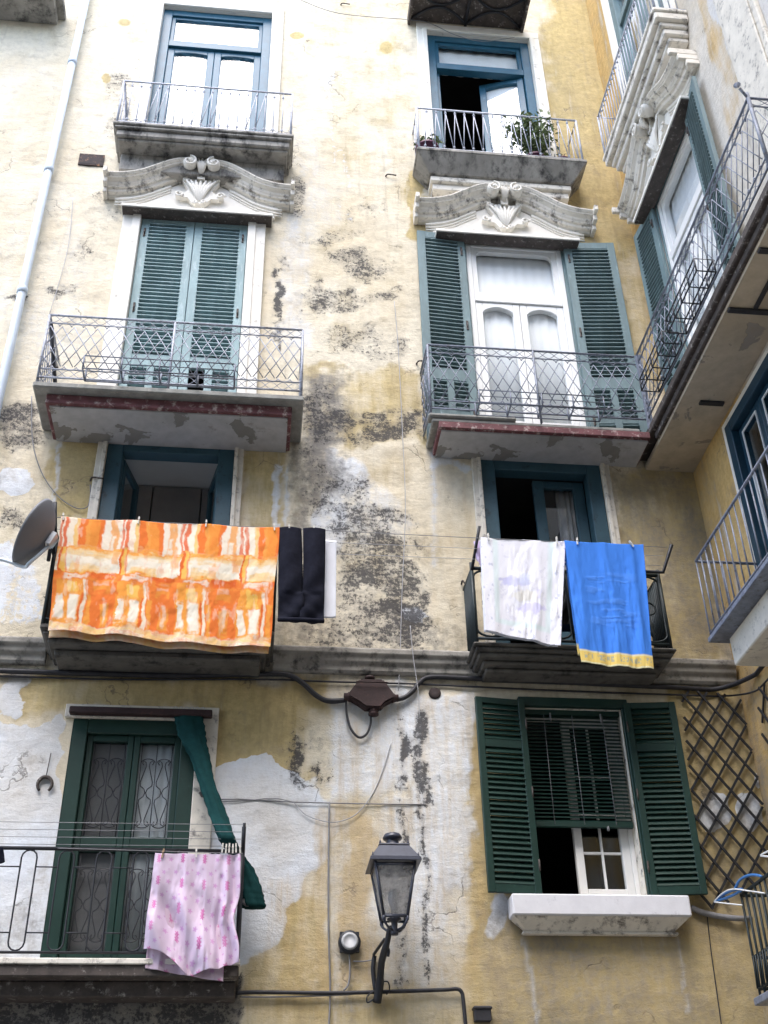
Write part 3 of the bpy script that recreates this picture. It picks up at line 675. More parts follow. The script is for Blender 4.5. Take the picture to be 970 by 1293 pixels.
# =================================================================== THE OLD BUILDING (front)
FB = thing('old_building', 'old apartment house front of peeling cream and ochre plaster with teal shutters', 'building', (0, 0, 0))
H_F4L = (-1.86, -.28, 13.9, 17.2); H_F4R = (2.02, 3.58, 13.88, 17.13); H_F3L = (-1.74, -.42, 9.34, 12.72); H_F3R = (2.3, 3.64, 9.36, 12.7)
H_F2L = (-1.75, -.4, 6.7, 9.2); H_F2R = (2.3, 3.66, 6.7, 9.19); H_F1L = (-1.70, -.57, 3.77, 5.95); H_F1R = (2.53, 3.49, 4.36, 6.18)
HOLES = [H_F4L, H_F4R, H_F3L, H_F3R, H_F2L, H_F2R, H_F1L, H_F1R]
us = [-7+.25*i for i in range(14)]+[-3.6+.034*i for i in range(int(8.38/.034))]+[4.75]
vs = [.5*i for i in range(6)]+[3.0+.034*i for i in range(int(15/.034))]+[18.2, 18.6, 19, 20, 21, 22]
wall_sheet('wall', FRONT, us, vs, HOLES, M['wall'], FB, front_maps)
mb = MB(FRONT); mb.box(-7.2, 4.7, 22, 22.3, -.6, .35); mb.box(-7.2, 4.7, 21.7, 22, -.6, .2); mb.build('eaves', M['cornice'], FB)
mb = MB(FRONT); mb.box(-7.05, 4.7, 0, 5.6, -4.2, -4.0); mb.box(-7.05, 4.7, 18, 22, -4.2, -4.0); mb.box(-7.05, -5.5, 5.6, 18, -4.2, -4.0); mb.box(2.2, 4.7, 5.6, 18, -4.2, -4.0); mb.box(-7.05, -6.85, 0, 22, -4.0, -.02); mb.box(-6.85, 4.7, 21.7, 21.9, -4, -.02); mb.build('rear_wall', M['opposite'], FB)  # rear gap added out of view so sky light reaches the open-window room

# string course above the ground-floor windows
mb = MB(FRONT)
mb.sweep([(-.02, .02), (.10, .02), (.12, 0), (.12, -.05), (.09, -.075), (.085, -.12), (.05, -.15), (.05, -.20), (.03, -.23), (-.02, -.23)], [(-7, 6.70), (-2.03, 6.70)])
mb.sweep([(-.02, .02), (.10, .02), (.12, 0), (.12, -.05), (.09, -.075), (.085, -.12), (.05, -.15), (.05, -.20), (.03, -.23), (-.02, -.23)], [(.1, 6.70), (4.72, 6.70)])
mb.build('string_course', M['cornice'], FB, bevel=.006)

# ---- F4 left: blue window with transom
def blue_window(H, open_left, label):
    u0, u1, v0, v1 = H
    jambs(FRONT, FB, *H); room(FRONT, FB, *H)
    mb = ring(MB(FRONT), u0, u1, v0, v1, -.17, -.06, .13, .0)
    tv = 16.32
    mb.box(u0+.13, u1-.13, tv, tv+.13, -.17, -.05)
    win = mb.build('french_window', M['blue_teal'], FB, bevel=.006, label=label)
    f = ring(MB(FRONT), u0+.13, u1-.13, tv+.13, v1-.13, -.15, -.09, .055); f.build('transom_sash', M['blue_teal'], win, bevel=.005)
    pane(FRONT, win, u0+.18, u1-.18, tv+.18, v1-.18, -.12)
    uc = (u0+u1)/2
    for sg in (-1, 1):
        a, b = (u0+.13, uc-.002) if sg < 0 else (uc+.002, u1-.13)
        ang = 0; Mx = None
        if open_left:
            if sg < 0: Mx = T(a, 0, -.14) @ Rv(1.45) @ T(-a, 0, .14)
            else: Mx = T(b, 0, -.14) @ Rv(-.30) @ T(-b, 0, .14)
        s = sash(MB(FRONT), a, b, v0+.02, tv-.003, -.16, -.09, .095, .08, .35, .03, M=Mx)
        s.build('door_leaf', M['blue_teal'], win, bevel=.006)
        pane(FRONT, win, a+.09, b-.09, v0+.36, tv-.08, -.125, Mx)
        if not (open_left and sg < 0):
            if Mx is None: curtain(FRONT, win, a+.06, b-.06, v0+.3, tv-.05, -.2, folds=4)
            else:
                mbc = MB(FRONT); mbc.box(a+.08, b-.08, v0+.36, tv-.08, -.155, -.15, Mx); mbc.build('curtain', M['curtain'], win)
    curtain(FRONT, win, u0+.14, u1-.14, tv+.05, v1-.08, -.2, folds=6, amp=.006)
    return win
blue_window(H_F4L, False, 'blue window with both leaves shut over white curtains')
blue_window(H_F4R, True, 'blue window with its left leaf open on a dark room')
def stone_surround(frame, u0, u1, v0, v1, wd, mat, w=.05, top=True):
    mb = MB(frame)
    mb.box(u0-wd, u0-.002, v0, v1, -.01, w); mb.box(u1+.002, u1+wd, v0, v1, -.01, w)
    mb.box(u0-wd*.45, u0-.001, v0, v1-.002, w, w+.02); mb.box(u1+.001, u1+wd*.45, v0, v1-.002, w, w+.02)
    if top: mb.box(u0-wd, u1+wd, v1+.002, v1+wd, -.01, w)
    return mb.build('window_surround', mat, FB, bevel=.006)
stone_surround(FRONT, *H_F4L, .17, M['stone_light'], .035); stone_surround(FRONT, *H_F4R, .15, M['stone_light'], .035)

# ---- F4 balconies
# left: moulded stone balcony
mb = MB(FRONT)
moulded(mb, -2.18, .10, [(0, .50, 13.81, 13.86), (.02, .48, 13.765, 13.808), (.05, .44, 13.66, 13.763), (.04, .45, 13.635, 13.658), (.07, .41, 13.60, 13.633), (.10, .20, 13.30, 13.598)])
b4l = mb.build('balcony', M['stone_dark'], FB, bevel=.012, label='sooty moulded stone balcony')
mb = MB(FRONT)
A, Bp = (-2.14, .46), (.06, .46); vb, vt = 13.89, 14.72
mb.tube([(A[0], vt, 0), (A[0], vt, .46), (Bp[0], vt, .46), (Bp[0], vt, 0)], .014, 5); mb.tube([(A[0], vb, 0), (A[0], vb, .46), (Bp[0], vb, .46), (Bp[0], vb, 0)], .012, 5)
posts(mb, [A, Bp], 13.86, vt, .016); posts(mb, [(A[0], .3), (A[0], .15), (Bp[0], .3), (Bp[0], .15)], vb, vt, .009)
n = 19
for i in range(1, n):
    u = A[0]+(Bp[0]-A[0])*i/n; mb.tube([(u, vb, .46), (u, vt, .46)], .0065, 4)
    mb.lathe([(.004, -.02), (.018, 0), (.004, .02)], 6, T(u, vt-.09, .46)); mb.lathe([(.004, -.02), (.016, 0), (.004, .02)], 6, T(u, vb+.06, .46))
for i in (3, 4, 8, 9, 10, 14, 15):
    u = A[0]+(Bp[0]-A[0])*i/n; mb.tube([(u, vb+.04, .46), (u+.11, vt-.06, .46)], .0065, 4)
for i in range(n):
    u = A[0]+(Bp[0]-A[0])*i/n; pr = (Bp[0]-A[0])/n
    mb.tube([(u+pr*t/6, vb+.10-.07*math.sin(PI*t/6), .46) for t in range(7)], .005, 4)
mb.build('railing', M['iron_soft'], b4l)
mb = MB(FRONT); mb.box(A[0]-.01, A[0]+.0, vb+.02, vt-.02, .02, .04); mb.tube([(A[0]+.01, vt-.02, .44), (A[0]+.1, vb, .08)], .014, 4); mb.build('brace', M['iron_mid'], b4l)
# right: flared stone balcony with flower pots
mb = MB(FRONT)
mb.box(1.70, 3.97, 13.80, 13.86, 0, .46); flare(mb, 1.71, 3.96, .455, 13.799, .17, .28, 13.56)
b4r = mb.build('balcony', M['stone_dark'], FB, bevel=.01, label='flared sooty stone balcony')
mb = MB(FRONT); mb.box(1.90, 3.77, 13.47, 13.558, 0, .25); mb.box(1.93, 3.74, 13.36, 13.468, 0, .2); mb.build('fascia_moulding', M['stone'], b4r, bevel=.008)
mb = MB(FRONT); A, Bp = (1.735, .42), (3.925, .42); vb, vt = 13.89, 14.70
mb.tube([(A[0], vt, 0), (A[0], vt, .42), (Bp[0], vt, .42), (Bp[0], vt, 0)], .015, 5); mb.tube([(A[0], vb, 0), (A[0], vb, .42), (Bp[0], vb, .42), (Bp[0], vb, 0)], .011, 5)
posts(mb, [A, Bp], 13.86, vt, .016); posts(mb, [(A[0], .3), (A[0], .15), (Bp[0], .3), (Bp[0], .15)], vb, vt, .009)
n = 17; pr = (Bp[0]-A[0])/n
for i in range(1, n):
    u = A[0]+pr*i
    mb.tube([(u, vt-.05, .42), (u-.045, vb+.03, .42)], .0065, 4); mb.tube([(u, vt-.05, .42), (u+.075, vb+.03, .42)], .0065, 4)
    mb.tube([(u, vt-.05, .42), (u, vt, .42)], .009, 4)
    mb.lathe([(.004, -.025), (.02, 0), (.004, .025)], 6, T(u, vt-.06, .42)); mb.lathe([(.004, -.025), (.02, 0), (.004, .025)], 6, T(u-.045, vb+.05, .42))
mb.build('railing', M['iron_soft'], b4r)

# overhead balconies of the storey above (only their undersides show)
mb = MB(FRONT); mb.box(1.74, 3.5, 17.36, 17.42, 0, .62); mb.box(1.74, 3.5, 17.24, 17.359, .58, .62); mb.box(1.74, 1.78, 17.24, 17.359, 0, .579); mb.box(3.46, 3.5, 17.24, 17.359, 0, .579)
bo = mb.build('balcony', M['dark_band'], FB, bevel=.006, label='dark iron balcony seen from underneath')
mb = MB(FRONT)
for uc in (2.2, 3.04):
    for sg in (-1, 1): mb.tube([(uc-.42+.84*t/12, 17.33, .30+sg*(.26-.24*math.sin(PI*t/12))) for t in range(13)], .02, 5)
mb.tube([(2.62, 17.33, 0), (2.62, 17.33, .6)], .025, 5); mb.build('bracket', M['iron_black'], bo)
mb = MB(FRONT); posts(mb, [(1.78+.115*i, .6) for i in range(16)], 17.42, 18.3, .008); mb.tube([(1.76, 18.3, 0), (1.76, 18.3, .6), (3.48, 18.3, .6), (3.48, 18.3, 0)], .015, 5); mb.build('railing', M['iron_white'], bo)
mb = MB(FRONT); mb.box(-5.2, -3.2, 16.62, 16.72, 0, .62); mb.box(-5.1, -3.3, 16.5, 16.619, 0, .5)
bo = mb.build('balcony', M['stone_dark'], FB, bevel=.008, label='dark stone balcony cut by the top left of the view')
mb = MB(FRONT); posts(mb, [(-3.26-.12*i, .58) for i in range(16)], 16.72, 17.6, .008); mb.tube([(-5.16, 17.6, .58), (-3.26, 17.6, .58), (-3.26, 17.6, 0)], .015, 5); mb.build('railing', M['iron_white'], bo)

# ---- F3 pediments and surrounds
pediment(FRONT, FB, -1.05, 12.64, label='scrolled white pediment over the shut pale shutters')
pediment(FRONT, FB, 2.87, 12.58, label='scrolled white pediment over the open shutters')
stone_surround(FRONT, *H_F3L, .22, M['stone_light'], .05, False)

# ---- F3 left: closed louvred shutters
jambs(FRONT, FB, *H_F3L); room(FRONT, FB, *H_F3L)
u0, u1, v0, v1 = H_F3L
mb = ring(MB(FRONT), u0, u1, v0, v1, -.16, -.04, .05, 0); win3l = mb.build('french_window', M['teal_pale'], FB, bevel=.005, label='window closed by pale weathered louvred shutters')
mb = ring(MB(FRONT), u0+.05, u1-.05, v0, v1-.05, -.29, -.22, .1, .3); mb.box((u0+u1)/2-.06, (u0+u1)/2+.06, v0+.3, v1-.15, -.29, -.22); mb.build('door_leaf', M['white_paint'], win3l)
uc = (u0+u1)/2
def shutter2(frame, win, hinge, width, v0, v1, w, ang, mat, sgn, flap=False, label=None):
    Mx = T(hinge, 0, w) @ Rv(ang*(-sgn)); a, b = (-width, 0) if sgn < 0 else (0, width); st = .1; th = .045
    mb = MB(frame); fields = []
    mb.box(a, a+st, v0, v1, -th/2, th/2, Mx); mb.box(b-st, b, v0, v1, -th/2, th/2, Mx)
    mb.box(a+st, b-st, v1-.11, v1, -th/2+.002, th/2-.002, Mx)
    fields.append((a+st-.004, b-st+.004, 10.42, v1-.11))
    mb.box(a+st, b-st, 10.24, 10.42, -th/2+.002, th/2-.002, Mx)
    m = (a+b)/2
    mb.box(m-.045, m+.045, v0+.09, 10.24, -th/2+.002, th/2-.002, Mx); mb.box(a+st, b-st, v0, v0+.09, -th/2+.002, th/2-.002, Mx)
    mb.box(a+st, m-.045, 9.72, 9.80, -th/2+.004, th/2-.004, Mx); mb.box(m+.045, b-st, 9.72, 9.80, -th/2+.004, th/2-.004, Mx)
    for i, (c0, c1) in enumerate(((a+st, m-.045), (m+.045, b-st))):
        for j, (y0, y1) in enumerate(((9.80, 10.24), (v0+.09, 9.72))):
            if flap and i == 0 and j == 0: continue
            fields.append((c0-.003, c1+.003, y0, y1))
    o = mb.build('shutter', mat, win, bevel=.004, label=label)
    for f in fields:
        lv = MB(frame); louvres(lv, *f, 0, M0=Mx, pitch=.062, wd=.075, t=.012); lv.build('louvre_panel', mat, o)
    for v in (v0+.4, (v0+v1)/2+.1, v1-.3):
        uu = b-.05 if sgn < 0 else a+.05; hg = MB(frame)
        hg.box(uu-.012, uu+.012, v-.07, v+.07, th/2, th/2+.012, Mx); hg.tube([Mx @ Vector((uu, v-.04, th/2+.016)), Mx @ Vector((uu, v+.02, th/2+.03))], .008, 5); hg.build('hinge', M['dark_band'], o)
    return o
shutter2(FRONT, win3l, u0+.008, (uc-u0)-.012, v0+.02, v1-.02, -.02, 0, M['teal_pale'], 1)
shutter2(FRONT, win3l, u1-.008, (u1-uc)-.012, v0+.02, v1-.02, -.02, 0, M['teal_pale'], -1, flap=True, label='pale shutter with one vent missing')

# ---- white French window with open shutters (front right and the side wall share this)
def white_window(frame, bld, H, ang_l, ang_r, mat, lab, wl=(.66, .66)):
    u0, u1, v0, v1 = H; tv = 11.62
    jambs(frame, bld, *H); room(frame, bld, *H)
    g = ring(MB(frame), u0, u1, v0, v1, -.07, -.02, .045, 0)
    win = g.build('french_window', mat, bld, bevel=.005, label=lab)
    f = ring(MB(frame), u0+.046, u1-.046, v0, v1-.046, -.14, -.03, .07, 0); f.box(u0+.116, u1-.116, tv, tv+.12, -.14, -.025); f.build('white_frame', M['white_paint'], win, bevel=.008)
    s = sash(MB(frame), u0+.117, u1-.117, tv+.121, v1-.117, -.12, -.05, .06, .06, .06); 
    # rounded upper corners of the transom light
    for sg in (-1, 1):
        ce = u0+.177 if sg < 0 else u1-.177; vtp = v1-.177
        pts = [(ce, vtp)]+[(ce-sg*(.10-.10*math.sin(t*PI/12)), vtp-.10+.10*math.cos(t*PI/12)) for t in range(7)]
        s.prism(pts, -.115, -.055)
    s.build('transom_sash', M['white_paint'], win, bevel=.006)
    pane(frame, win, u0+.16, u1-.16, tv+.17, v1-.16, -.09)
    uc = (u0+u1)/2
    for a, b in ((u0+.117, uc-.003), (uc+.003, u1-.117)):
        s = sash(MB(frame), a, b, v0+.01, tv-.003, -.12, -.045, .085, .07, .4, .09); s.build('door_leaf', M['white_paint'], win, bevel=.008)
        pane(frame, win, a+.08, b-.08, v0+.4, tv-.07, -.085)
    curtain(frame, win, u0+.1, u1-.1, v0+.3, v1-.1, -.142, folds=9, amp=.006)
    shutter2(frame, win, u0+.02, wl[0], v0+.0, v1-.0, .015, ang_l, mat, -1); shutter2(frame, win, u1-.02, wl[1], v0+.0, v1-.0, .015, ang_r, mat, 1)
    return win
white_window(FRONT, FB, H_F3R, .07, .09, M['teal'], 'white French window between open teal shutters', wl=(.61, .66))

# ---- F3 left balcony
mb = MB(FRONT); mb.box(-2.46, .31, 9.25, 9.32, 0, .74)
b3l = mb.build('balcony', M['slab_grey'], FB, bevel=.012, label='balcony with grey soffit below the shut shutters')
mb = MB(FRONT); mb.box(-2.33, .19, 9.13, 9.249, 0, .63); mb.build('iron_band', M['red_band'], b3l, bevel=.008)
mb = MB(FRONT); mb.box(-2.29, .15, 9.115, 9.16, 0, .585); mb.build('soffit', M['soffit'], b3l)
mb = MB(FRONT); vb, vt = 9.40, 10.27; Q = [(-2.43, 0), (-2.43, .71), (.28, .71), (.28, 0)]
for a, b in zip(Q[:-1], Q[1:]): lattice(mb, a, b, vb, vt)
posts(mb, [Q[1], Q[2], (-1.1, .71)], 9.32, vt, .014)
r3l = mb.build('railing', M['iron_pale'], b3l)
mb = MB(FRONT); mb.tube([(-2.42, 10.2, .66), (-2.34, 9.55, .08)], .022, 4); mb.build('brace', M['iron_black'], b3l)
planter_rack(FRONT, r3l, -1.95, -.42, 9.36, 9.53, .73, .93, M['iron_mid'])

# ---- F3 right balcony (meets the side balcony at the corner)
mb = MB(FRONT); mb.box(1.70, 4.0, 9.26, 9.31, 0, .50)
b3r = mb.build('balcony', M['slab_grey'], FB, bevel=.012, label='balcony with red iron edge below the open shutters')
mb = MB(FRONT); mb.box(1.77, 4.10, 9.17, 9.259, 0, .515); mb.build('iron_band', M['red_band'], b3r, bevel=.008)
mb = MB(FRONT); mb.box(1.80, 4.08, 9.15, 9.20, 0, .47); mb.build('soffit', M['soffit'], b3r)
mb = MB(FRONT); mb.box(1.66, 2.62, 9.312, 9.36, .38, .53); mb.build('slab_edge', M['slab_grey'], b3r, bevel=.015)
mb = MB(FRONT); vb, vt = 9.44, 10.36; Q = [(1.68, 0), (1.69, .50), (4.09, .50)]
for a, b in zip(Q[:-1], Q[1:]): lattice(mb, a, b, vb, vt, period=.13)
posts(mb, [Q[1], (2.9, .5)], 9.31, vt, .014)
r3r = mb.build('railing', M['iron_mid'], b3r)
planter_rack(FRONT, r3r, 2.18, 3.55, 9.36, 9.53, .52, .74, M['iron_mid'])

# ---- F2 left: open window, pale ceiling and cupboards inside
u0, u1, v0, v1 = H_F2L
jambs(FRONT, FB, *H_F2L); mb = MB(FRONT); U0, U1, V0, V1, t_, d_ = -2.6, .45, 6.62, 9.205, .08, 2.5
mb.box(U0-t_, U0, V0, V1, -d_, -.32); mb.box(U1, U1+t_, V0, V1, -d_, -.32); mb.box(U0-t_, U1+t_, V0-t_, V0, -d_, -.32); mb.box(U0-t_, U1+t_, V1, V1+t_, -d_, -.32)
mb.box(U0-t_, U1+t_, V0-t_, 6.75, -d_-t_, -d_); mb.box(U0-t_, U1+t_, 8.6, V1+t_, -d_-t_, -d_); mb.box(U0-t_, U0+.1, 6.75, 8.6, -d_-t_, -d_); mb.box(U1-.1, U1+t_, 6.75, 8.6, -d_-t_, -d_)  # back wall opening added, unseen, to throw light onto the ceiling
mb.box(U0-t_, u0, V0-t_, V1+t_, -.32, -.27); mb.box(u1, U1+t_, V0-t_, V1+t_, -.32, -.27); mb.box(u0, u1, V0-t_, v0, -.32, -.27); mb.box(u0, u1, v1, V1+t_, -.32, -.27)
rm = mb.build('room', M['room_grey'], FB)
mb = MB(FRONT)
for i in range(5): mb.box(-2.42+.55*i, -1.885+.55*i, 8.5, 9.19, -1.18, -.86)
mb.box(-2.45, .4, 8.47, 8.499, -1.2, -.85); mb.build('cupboard', M['cabinet'], rm, bevel=.006)
mb = ring(MB(FRONT), u0, u1, v0, v1, -.16, .0, .17, 0); win = mb.build('french_window', M['teal_dark'], FB, bevel=.008, label='teal window frame standing open behind the orange cloth')
for sg in (-1, 1):
    a, b = (u0+.17, u0+.70) if sg < 0 else (u1-.70, u1-.17)
    h = a if sg < 0 else b
    Mx = T(h, 0, -.15) @ Rv(1.35*(-sg)) @ T(-h, 0, .15)
    sash(MB(FRONT), a, b, v0+.02, v1-.175, -.19, -.14, .08, .08, .4, 0, M=Mx).build('door_leaf', M['teal_dark'], win, bevel=.005)
    pane(FRONT, win, a+.07, b-.07, v0+.4, v1-.25, -.165, Mx)
stone_surround(FRONT, *H_F2L, .1, M['stone_pale'], .03); stone_surround(FRONT, *H_F2R, .1, M['stone_pale'], .03)
# ---- F2 right: one leaf open, the other ajar
u0, u1, v0, v1 = H_F2R
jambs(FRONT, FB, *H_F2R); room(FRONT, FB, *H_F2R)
mb = ring(MB(FRONT), u0, u1, v0, v1, -.16, .0, .16, 0); win = mb.build('french_window', M['teal_dark'], FB, bevel=.008, label='dark teal window with one leaf open, behind the towels')
a, b = u0+.62, u1-.16
sash(MB(FRONT), a, b, v0+.02, v1-.165, -.23, -.17, .12, .09, .4, 0).build('door_leaf', M['teal_dark'], win, bevel=.006)
pane(FRONT, win, a+.11, b-.11, v0+.4, v1-.24, -.2)
curtain(FRONT, win, b-.30, b-.1, v0+.3, v1-.2, -.30, 'curtain_grey', 3)
Mx = T(u0+.16, 0, -.2) @ Rv(1.45) @ T(-u0-.16, 0, .2)
sash(MB(FRONT), u0+.16, u0+.66, v0+.02, v1-.165, -.23, -.17, .1, .09, .4, 0, M=Mx).build('door_leaf', M['teal_dark'], win, bevel=.006)

# ---- F2 balconies
mb = MB(FRONT)
moulded(mb, -2.02, .10, [(0, .57, 6.57, 6.62), (.03, .54, 6.525, 6.568), (.07, .48, 6.47, 6.523), (.12, .36, 6.41, 6.468)])
b2l = mb.build('balcony', M['soot'], FB, bevel=.012, label='dark stone balcony under the orange cloth')
mb = MB(FRONT); vb, vt = 6.68, 7.55; Q = [(-2.0, .02), (-2.0, .54), (.08, .54), (.08, .02)]
mb.tube([(u, vt, w) for u, w in Q], .02, 5); mb.tube([(u, vb, w) for u, w in Q], .014, 5); posts(mb, [Q[1], Q[2]], 6.62, vt, .022)
for i in range(1, 18): mb.tube([(-2.0+2.08*i/18, vb, .54), (-2.0+2.08*i/18, vt, .54)], .009, 4)
for k in range(1, 6):
    for u in (-2.0, .08): mb.tube([(u, vb, .54*k/6), (u, vt, .54*k/6)], .011, 4)
mb.box(-2.012, -1.992, 6.7, 7.5, .47, .53)
r2l = mb.build('railing', M['iron_green'], b2l)
mb = MB(FRONT)
mb.tube([(-2.0, 7.55, .54), (-2.02, 7.6, .6), (-2.04, 7.85, .72)], .018, 5); mb.build('clothesline_arm', M['iron_black'], b2l)

mb = MB(FRONT)
moulded(mb, 1.98, 3.97, [(0, .50, 6.59, 6.62), (.03, .47, 6.55, 6.588), (.06, .43, 6.51, 6.548), (.11, .34, 6.47, 6.508), (.15, .26, 6.43, 6.468)])
b2r = mb.build('balcony', M['soot'], FB, bevel=.012, label='moulded stone balcony under the two towels')
mb = MB(FRONT); vb, vt = 6.68, 7.46; Q = [(2.02, .02), (2.02, .45), (3.93, .45), (3.93, .02)]
mb.tube([(u, vt, w) for u, w in Q], .02, 5); mb.tube([(u, vb, w) for u, w in Q], .016, 5); posts(mb, [Q[1], Q[2]], 6.62, vt+.06, .02)
def ornate(mb, A, B, vb, vt, n):
    L, p = seg_pt(A, B); pr = L/n
    for k in range(n):
        c = (k+.5)*pr; h = pr*.46
        loop = [p(c+h*math.cos(t*PI/8)*(1), vt-.1+.08*math.sin(t*PI/8)) for t in range(9)]+[p(c-h, (vb+vt)/2)]+[p(c-h*math.cos(t*PI/8), vb+.1-.08*math.sin(t*PI/8)) for t in range(9)]
        mb.tube(loop, .012, 5, closed=True)
        for s in (1, -1):
            mb.tube([p(c+s*.07*math.cos(t)-.0, (vb+vt)/2+.07*math.sin(t)) for t in [x*.5-2.3 for x in range(10)]], .010, 5)
        mb.lathe([(.0, -.14), (.012, -.12), (.028, -.06), (.014, -.02), (.03, 0), (.012, .04), (.0, .1)], 7, T(*p(c, vt-.15)))
        mb.lathe([(.0, .16), (.012, .1), (.028, .04), (.014, .0), (.03, -.03), (.012, -.06), (.0, -.1)], 7, T(*p(c, vb+.14)))
        mb.tube([p(k*pr, vb), p(k*pr, vt)], .011, 5)
ornate(mb, Q[1], Q[2], vb, vt, 6)
for u in (2.02, 3.93):
    for k in range(9): mb.tube([(u, vb, .05+.045*k), (u, vt, .05+.045*k)], .013, 5)
mb.build('railing', M['iron_green'], b2r)
mb = MB(FRONT)
mb.tube([(2.02, 7.42, .45), (2.08, 7.80, .70)], .016, 5); mb.build('clothesline_arm', M['iron_black'], b2r)
mb = MB(FRONT); mb.tube([(3.66, 7.47, .5), (3.97, 7.47, .5), (4.03, 7.68, .70)], .02, 5); mb.build('clothesline_arm', M['iron_black'], b2r)

# ---- F1 left door: bottle green, grilles behind the glass
u0, u1, v0, v1 = H_F1L
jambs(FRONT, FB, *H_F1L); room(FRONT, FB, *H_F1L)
mb = ring(MB(FRONT), u0, u1, v0, v1, -.12, -.0, .14, 0); door = mb.build('french_window', M['green'], FB, bevel=.008, label='bottle green glazed door with scrolled grilles')
uc = (u0+u1)/2-.0
for i, (a, b) in enumerate(((u0+.141, uc-.002), (uc+.002, u1-.141))):
    s = sash(MB(FRONT), a, b, v0+.02, v1-.141, -.11, -.04, .055, .06, .12, 0, mids=(4.82,)); s.box(a+.055, b-.055, 4.74, 4.77, -.11, -.045)
    leaf = s.build('door_leaf', M['green'], door, bevel=.006)
    for (p0, p1) in ((3.91, 4.74), (4.87, v1-.2)):
        pane(FRONT, door, a+.05, b-.05, p0, p1, -.085, mat='glass_dirty')
        g = MB(FRONT); cu = (a+b)/2; w = -.068; hw = (b-a)/2-.06
        for u in (cu-hw*.9, cu, cu+hw*.9): g.tube([(u, p0, w), (u, p1, w)], .004, 4)
        pm, ph = (p0+p1)/2-.03, (p1-p0)*.33
        for sg in (-1, 1):
            c = cu+sg*hw*.47
            for up in (1, -1):
                g.tube([(c+.06*math.cos(PI*t/9)*sg*(1 if t < 9 else 1), pm+up*(ph*.98+.035*math.sin(PI*t/9)), w) for t in range(10)], .0045, 4)
                for s2 in (-1, 1): g.tube([(c+s2*hw*x, pm+up*ph*y, w) for x, y in ((.02, 0), (.1, .12), (.34, .22), (.36, .34), (.22, .6), (.08, .86), (.12, .98), (.26, 1.04), (.33, .96), (.26, .9))], .0045, 4)
        g.build('grille', M['cable'], leaf)
curtain(FRONT, door, uc+.03, u1-.16, v0+.1, v1-.16, -.105, 'curtain_light', 4, .006)
mbx = MB(FRONT); mbx.box(u0+.17, uc-.03, v0+.1, v1-.16, -.115, -.11); mbx.build('curtain', mat_simple('dim_brown_net', (.17, .16, .155), .9, .1, 6, bmp=0), door)
mb = MB(FRONT); mb.box(-.568, -.38, 3.77, 6.08, -.01, .03); mb.box(-1.78, -.38, 5.952, 6.08, -.01, .032); mb.build('window_surround', M['stone_pale'], FB, bevel=.006)
# balcony
mb = MB(FRONT); mb.box(-6.5, -.07, 3.71, 3.755, 0, .42)
b1l = mb.build('balcony', M['stone'], FB, bevel=.006, label='long balcony with looped black railing at the green door')
mb = MB(FRONT); mb.box(-6.5, -.08, 3.62, 3.709, 0, .40); mb.box(-6.5, -.10, 3.50, 3.619, 0, .25); mb.build('soffit', M['dark_band'], b1l, bevel=.01)
mb = MB(FRONT); vb, vt = 3.80, 4.62; w = .39
mb.tube([(-6.5, vt, w), (-.1, vt, w), (-.1, vt, 0)], .017, 5); mb.tube([(-6.5, vb, w), (-.1, vb, w), (-.1, vb, 0)], .012, 5)
posts(mb, [(-.1, w), (-.62, w), (-3, w)], 3.755, vt, .017)
for k in range(19):
    c = -.32-.302*k; h = .062
    mb.tube([(c+h*math.cos(t*PI/6), vt-.075+h*math.sin(t*PI/6), w) for t in range(7)]+[(c-h*math.cos(t*PI/6), vb+.075-h*math.sin(t*PI/6), w) for t in range(7)], .0075, 5, closed=True)
    for v in (vt-.15, vb+.15): mb.tube([(c+h, v, w), (c+.302-h, v, w)], .006, 4)
for k in range(1, 4): mb.tube([(-.1, vb, w*k/4), (-.1, vt, w*k/4)], .008, 4)
mb.build('railing', M['iron_black'], b1l)
mb = MB(FRONT); mb.box(-.11, -.075, 3.76, 4.83, .37, .40); mb.tube([(-.09, 4.60, .39), (-.09, 4.82, .52)], .012, 4); mb.build('clothesline_arm', M['iron_black'], b1l)
mb = MB(FRONT); mb.box(-.103, -.097, 3.84, 4.58, .02, .36); mb.build('side_panel', M['iron_mid'], b1l)

# ---- F1 right: green shutters, blind, white casement, whitewashed sill
u0, u1, v0, v1 = H_F1R
jambs(FRONT, FB, *H_F1R, mat='stone'); room(FRONT, FB, *H_F1R)
mb = MB(FRONT); mb.box(u0-.06, u1+.06, v1-.0, v1+.09, .0, .06); mb.box(u0-.05, u0, v0+.03, v1-.002, .0, .045); mb.box(u1, u1+.05, v0+.03, v1-.002, .0, .045)
win = mb.build('window', M['green'], FB, bevel=.005, label='window with bottle green shutters and half drawn dark blind')
panels = [(4.46, 5.72), (5.80, 6.16)]
shutter(FRONT, win, u0-.012, .49, 4.38, 6.22, .07, .12, M['green'], panels, .065, -1); shutter(FRONT, win, u1+.012, .50, 4.38, 6.22, .07, .12, M['green'], panels, .065, 1)
f = ring(MB(FRONT), u0, u1, v0+.01, v1, -.24, -.15, .045, .05); f.build('white_frame', M['white_paint'], win, bevel=.006)
a, b = u0+.40, u1-.046
s = sash(MB(FRONT), a, b, v0+.061, v1-.046, -.22, -.16, .075, .07, .08)
for vv in (4.82, 5.19, 5.56): s.box(a+.075, b-.075, vv, vv+.022, -.205, -.175)
s.box((a+b)/2-.011, (a+b)/2+.011, v0+.141, v1-.116, -.206, -.174)
s.build('casement', M['white_paint'], win, bevel=.005); pane(FRONT, win, a+.07, b-.07, v0+.13, v1-.11, -.19)
bl = MB(FRONT); n = 29
for i in range(n): bl.box(u0+.02, u1-.02, -.002, .002, -.02, .02, T(0, 5.09+i*.0365, -.06) @ Ru(.75))
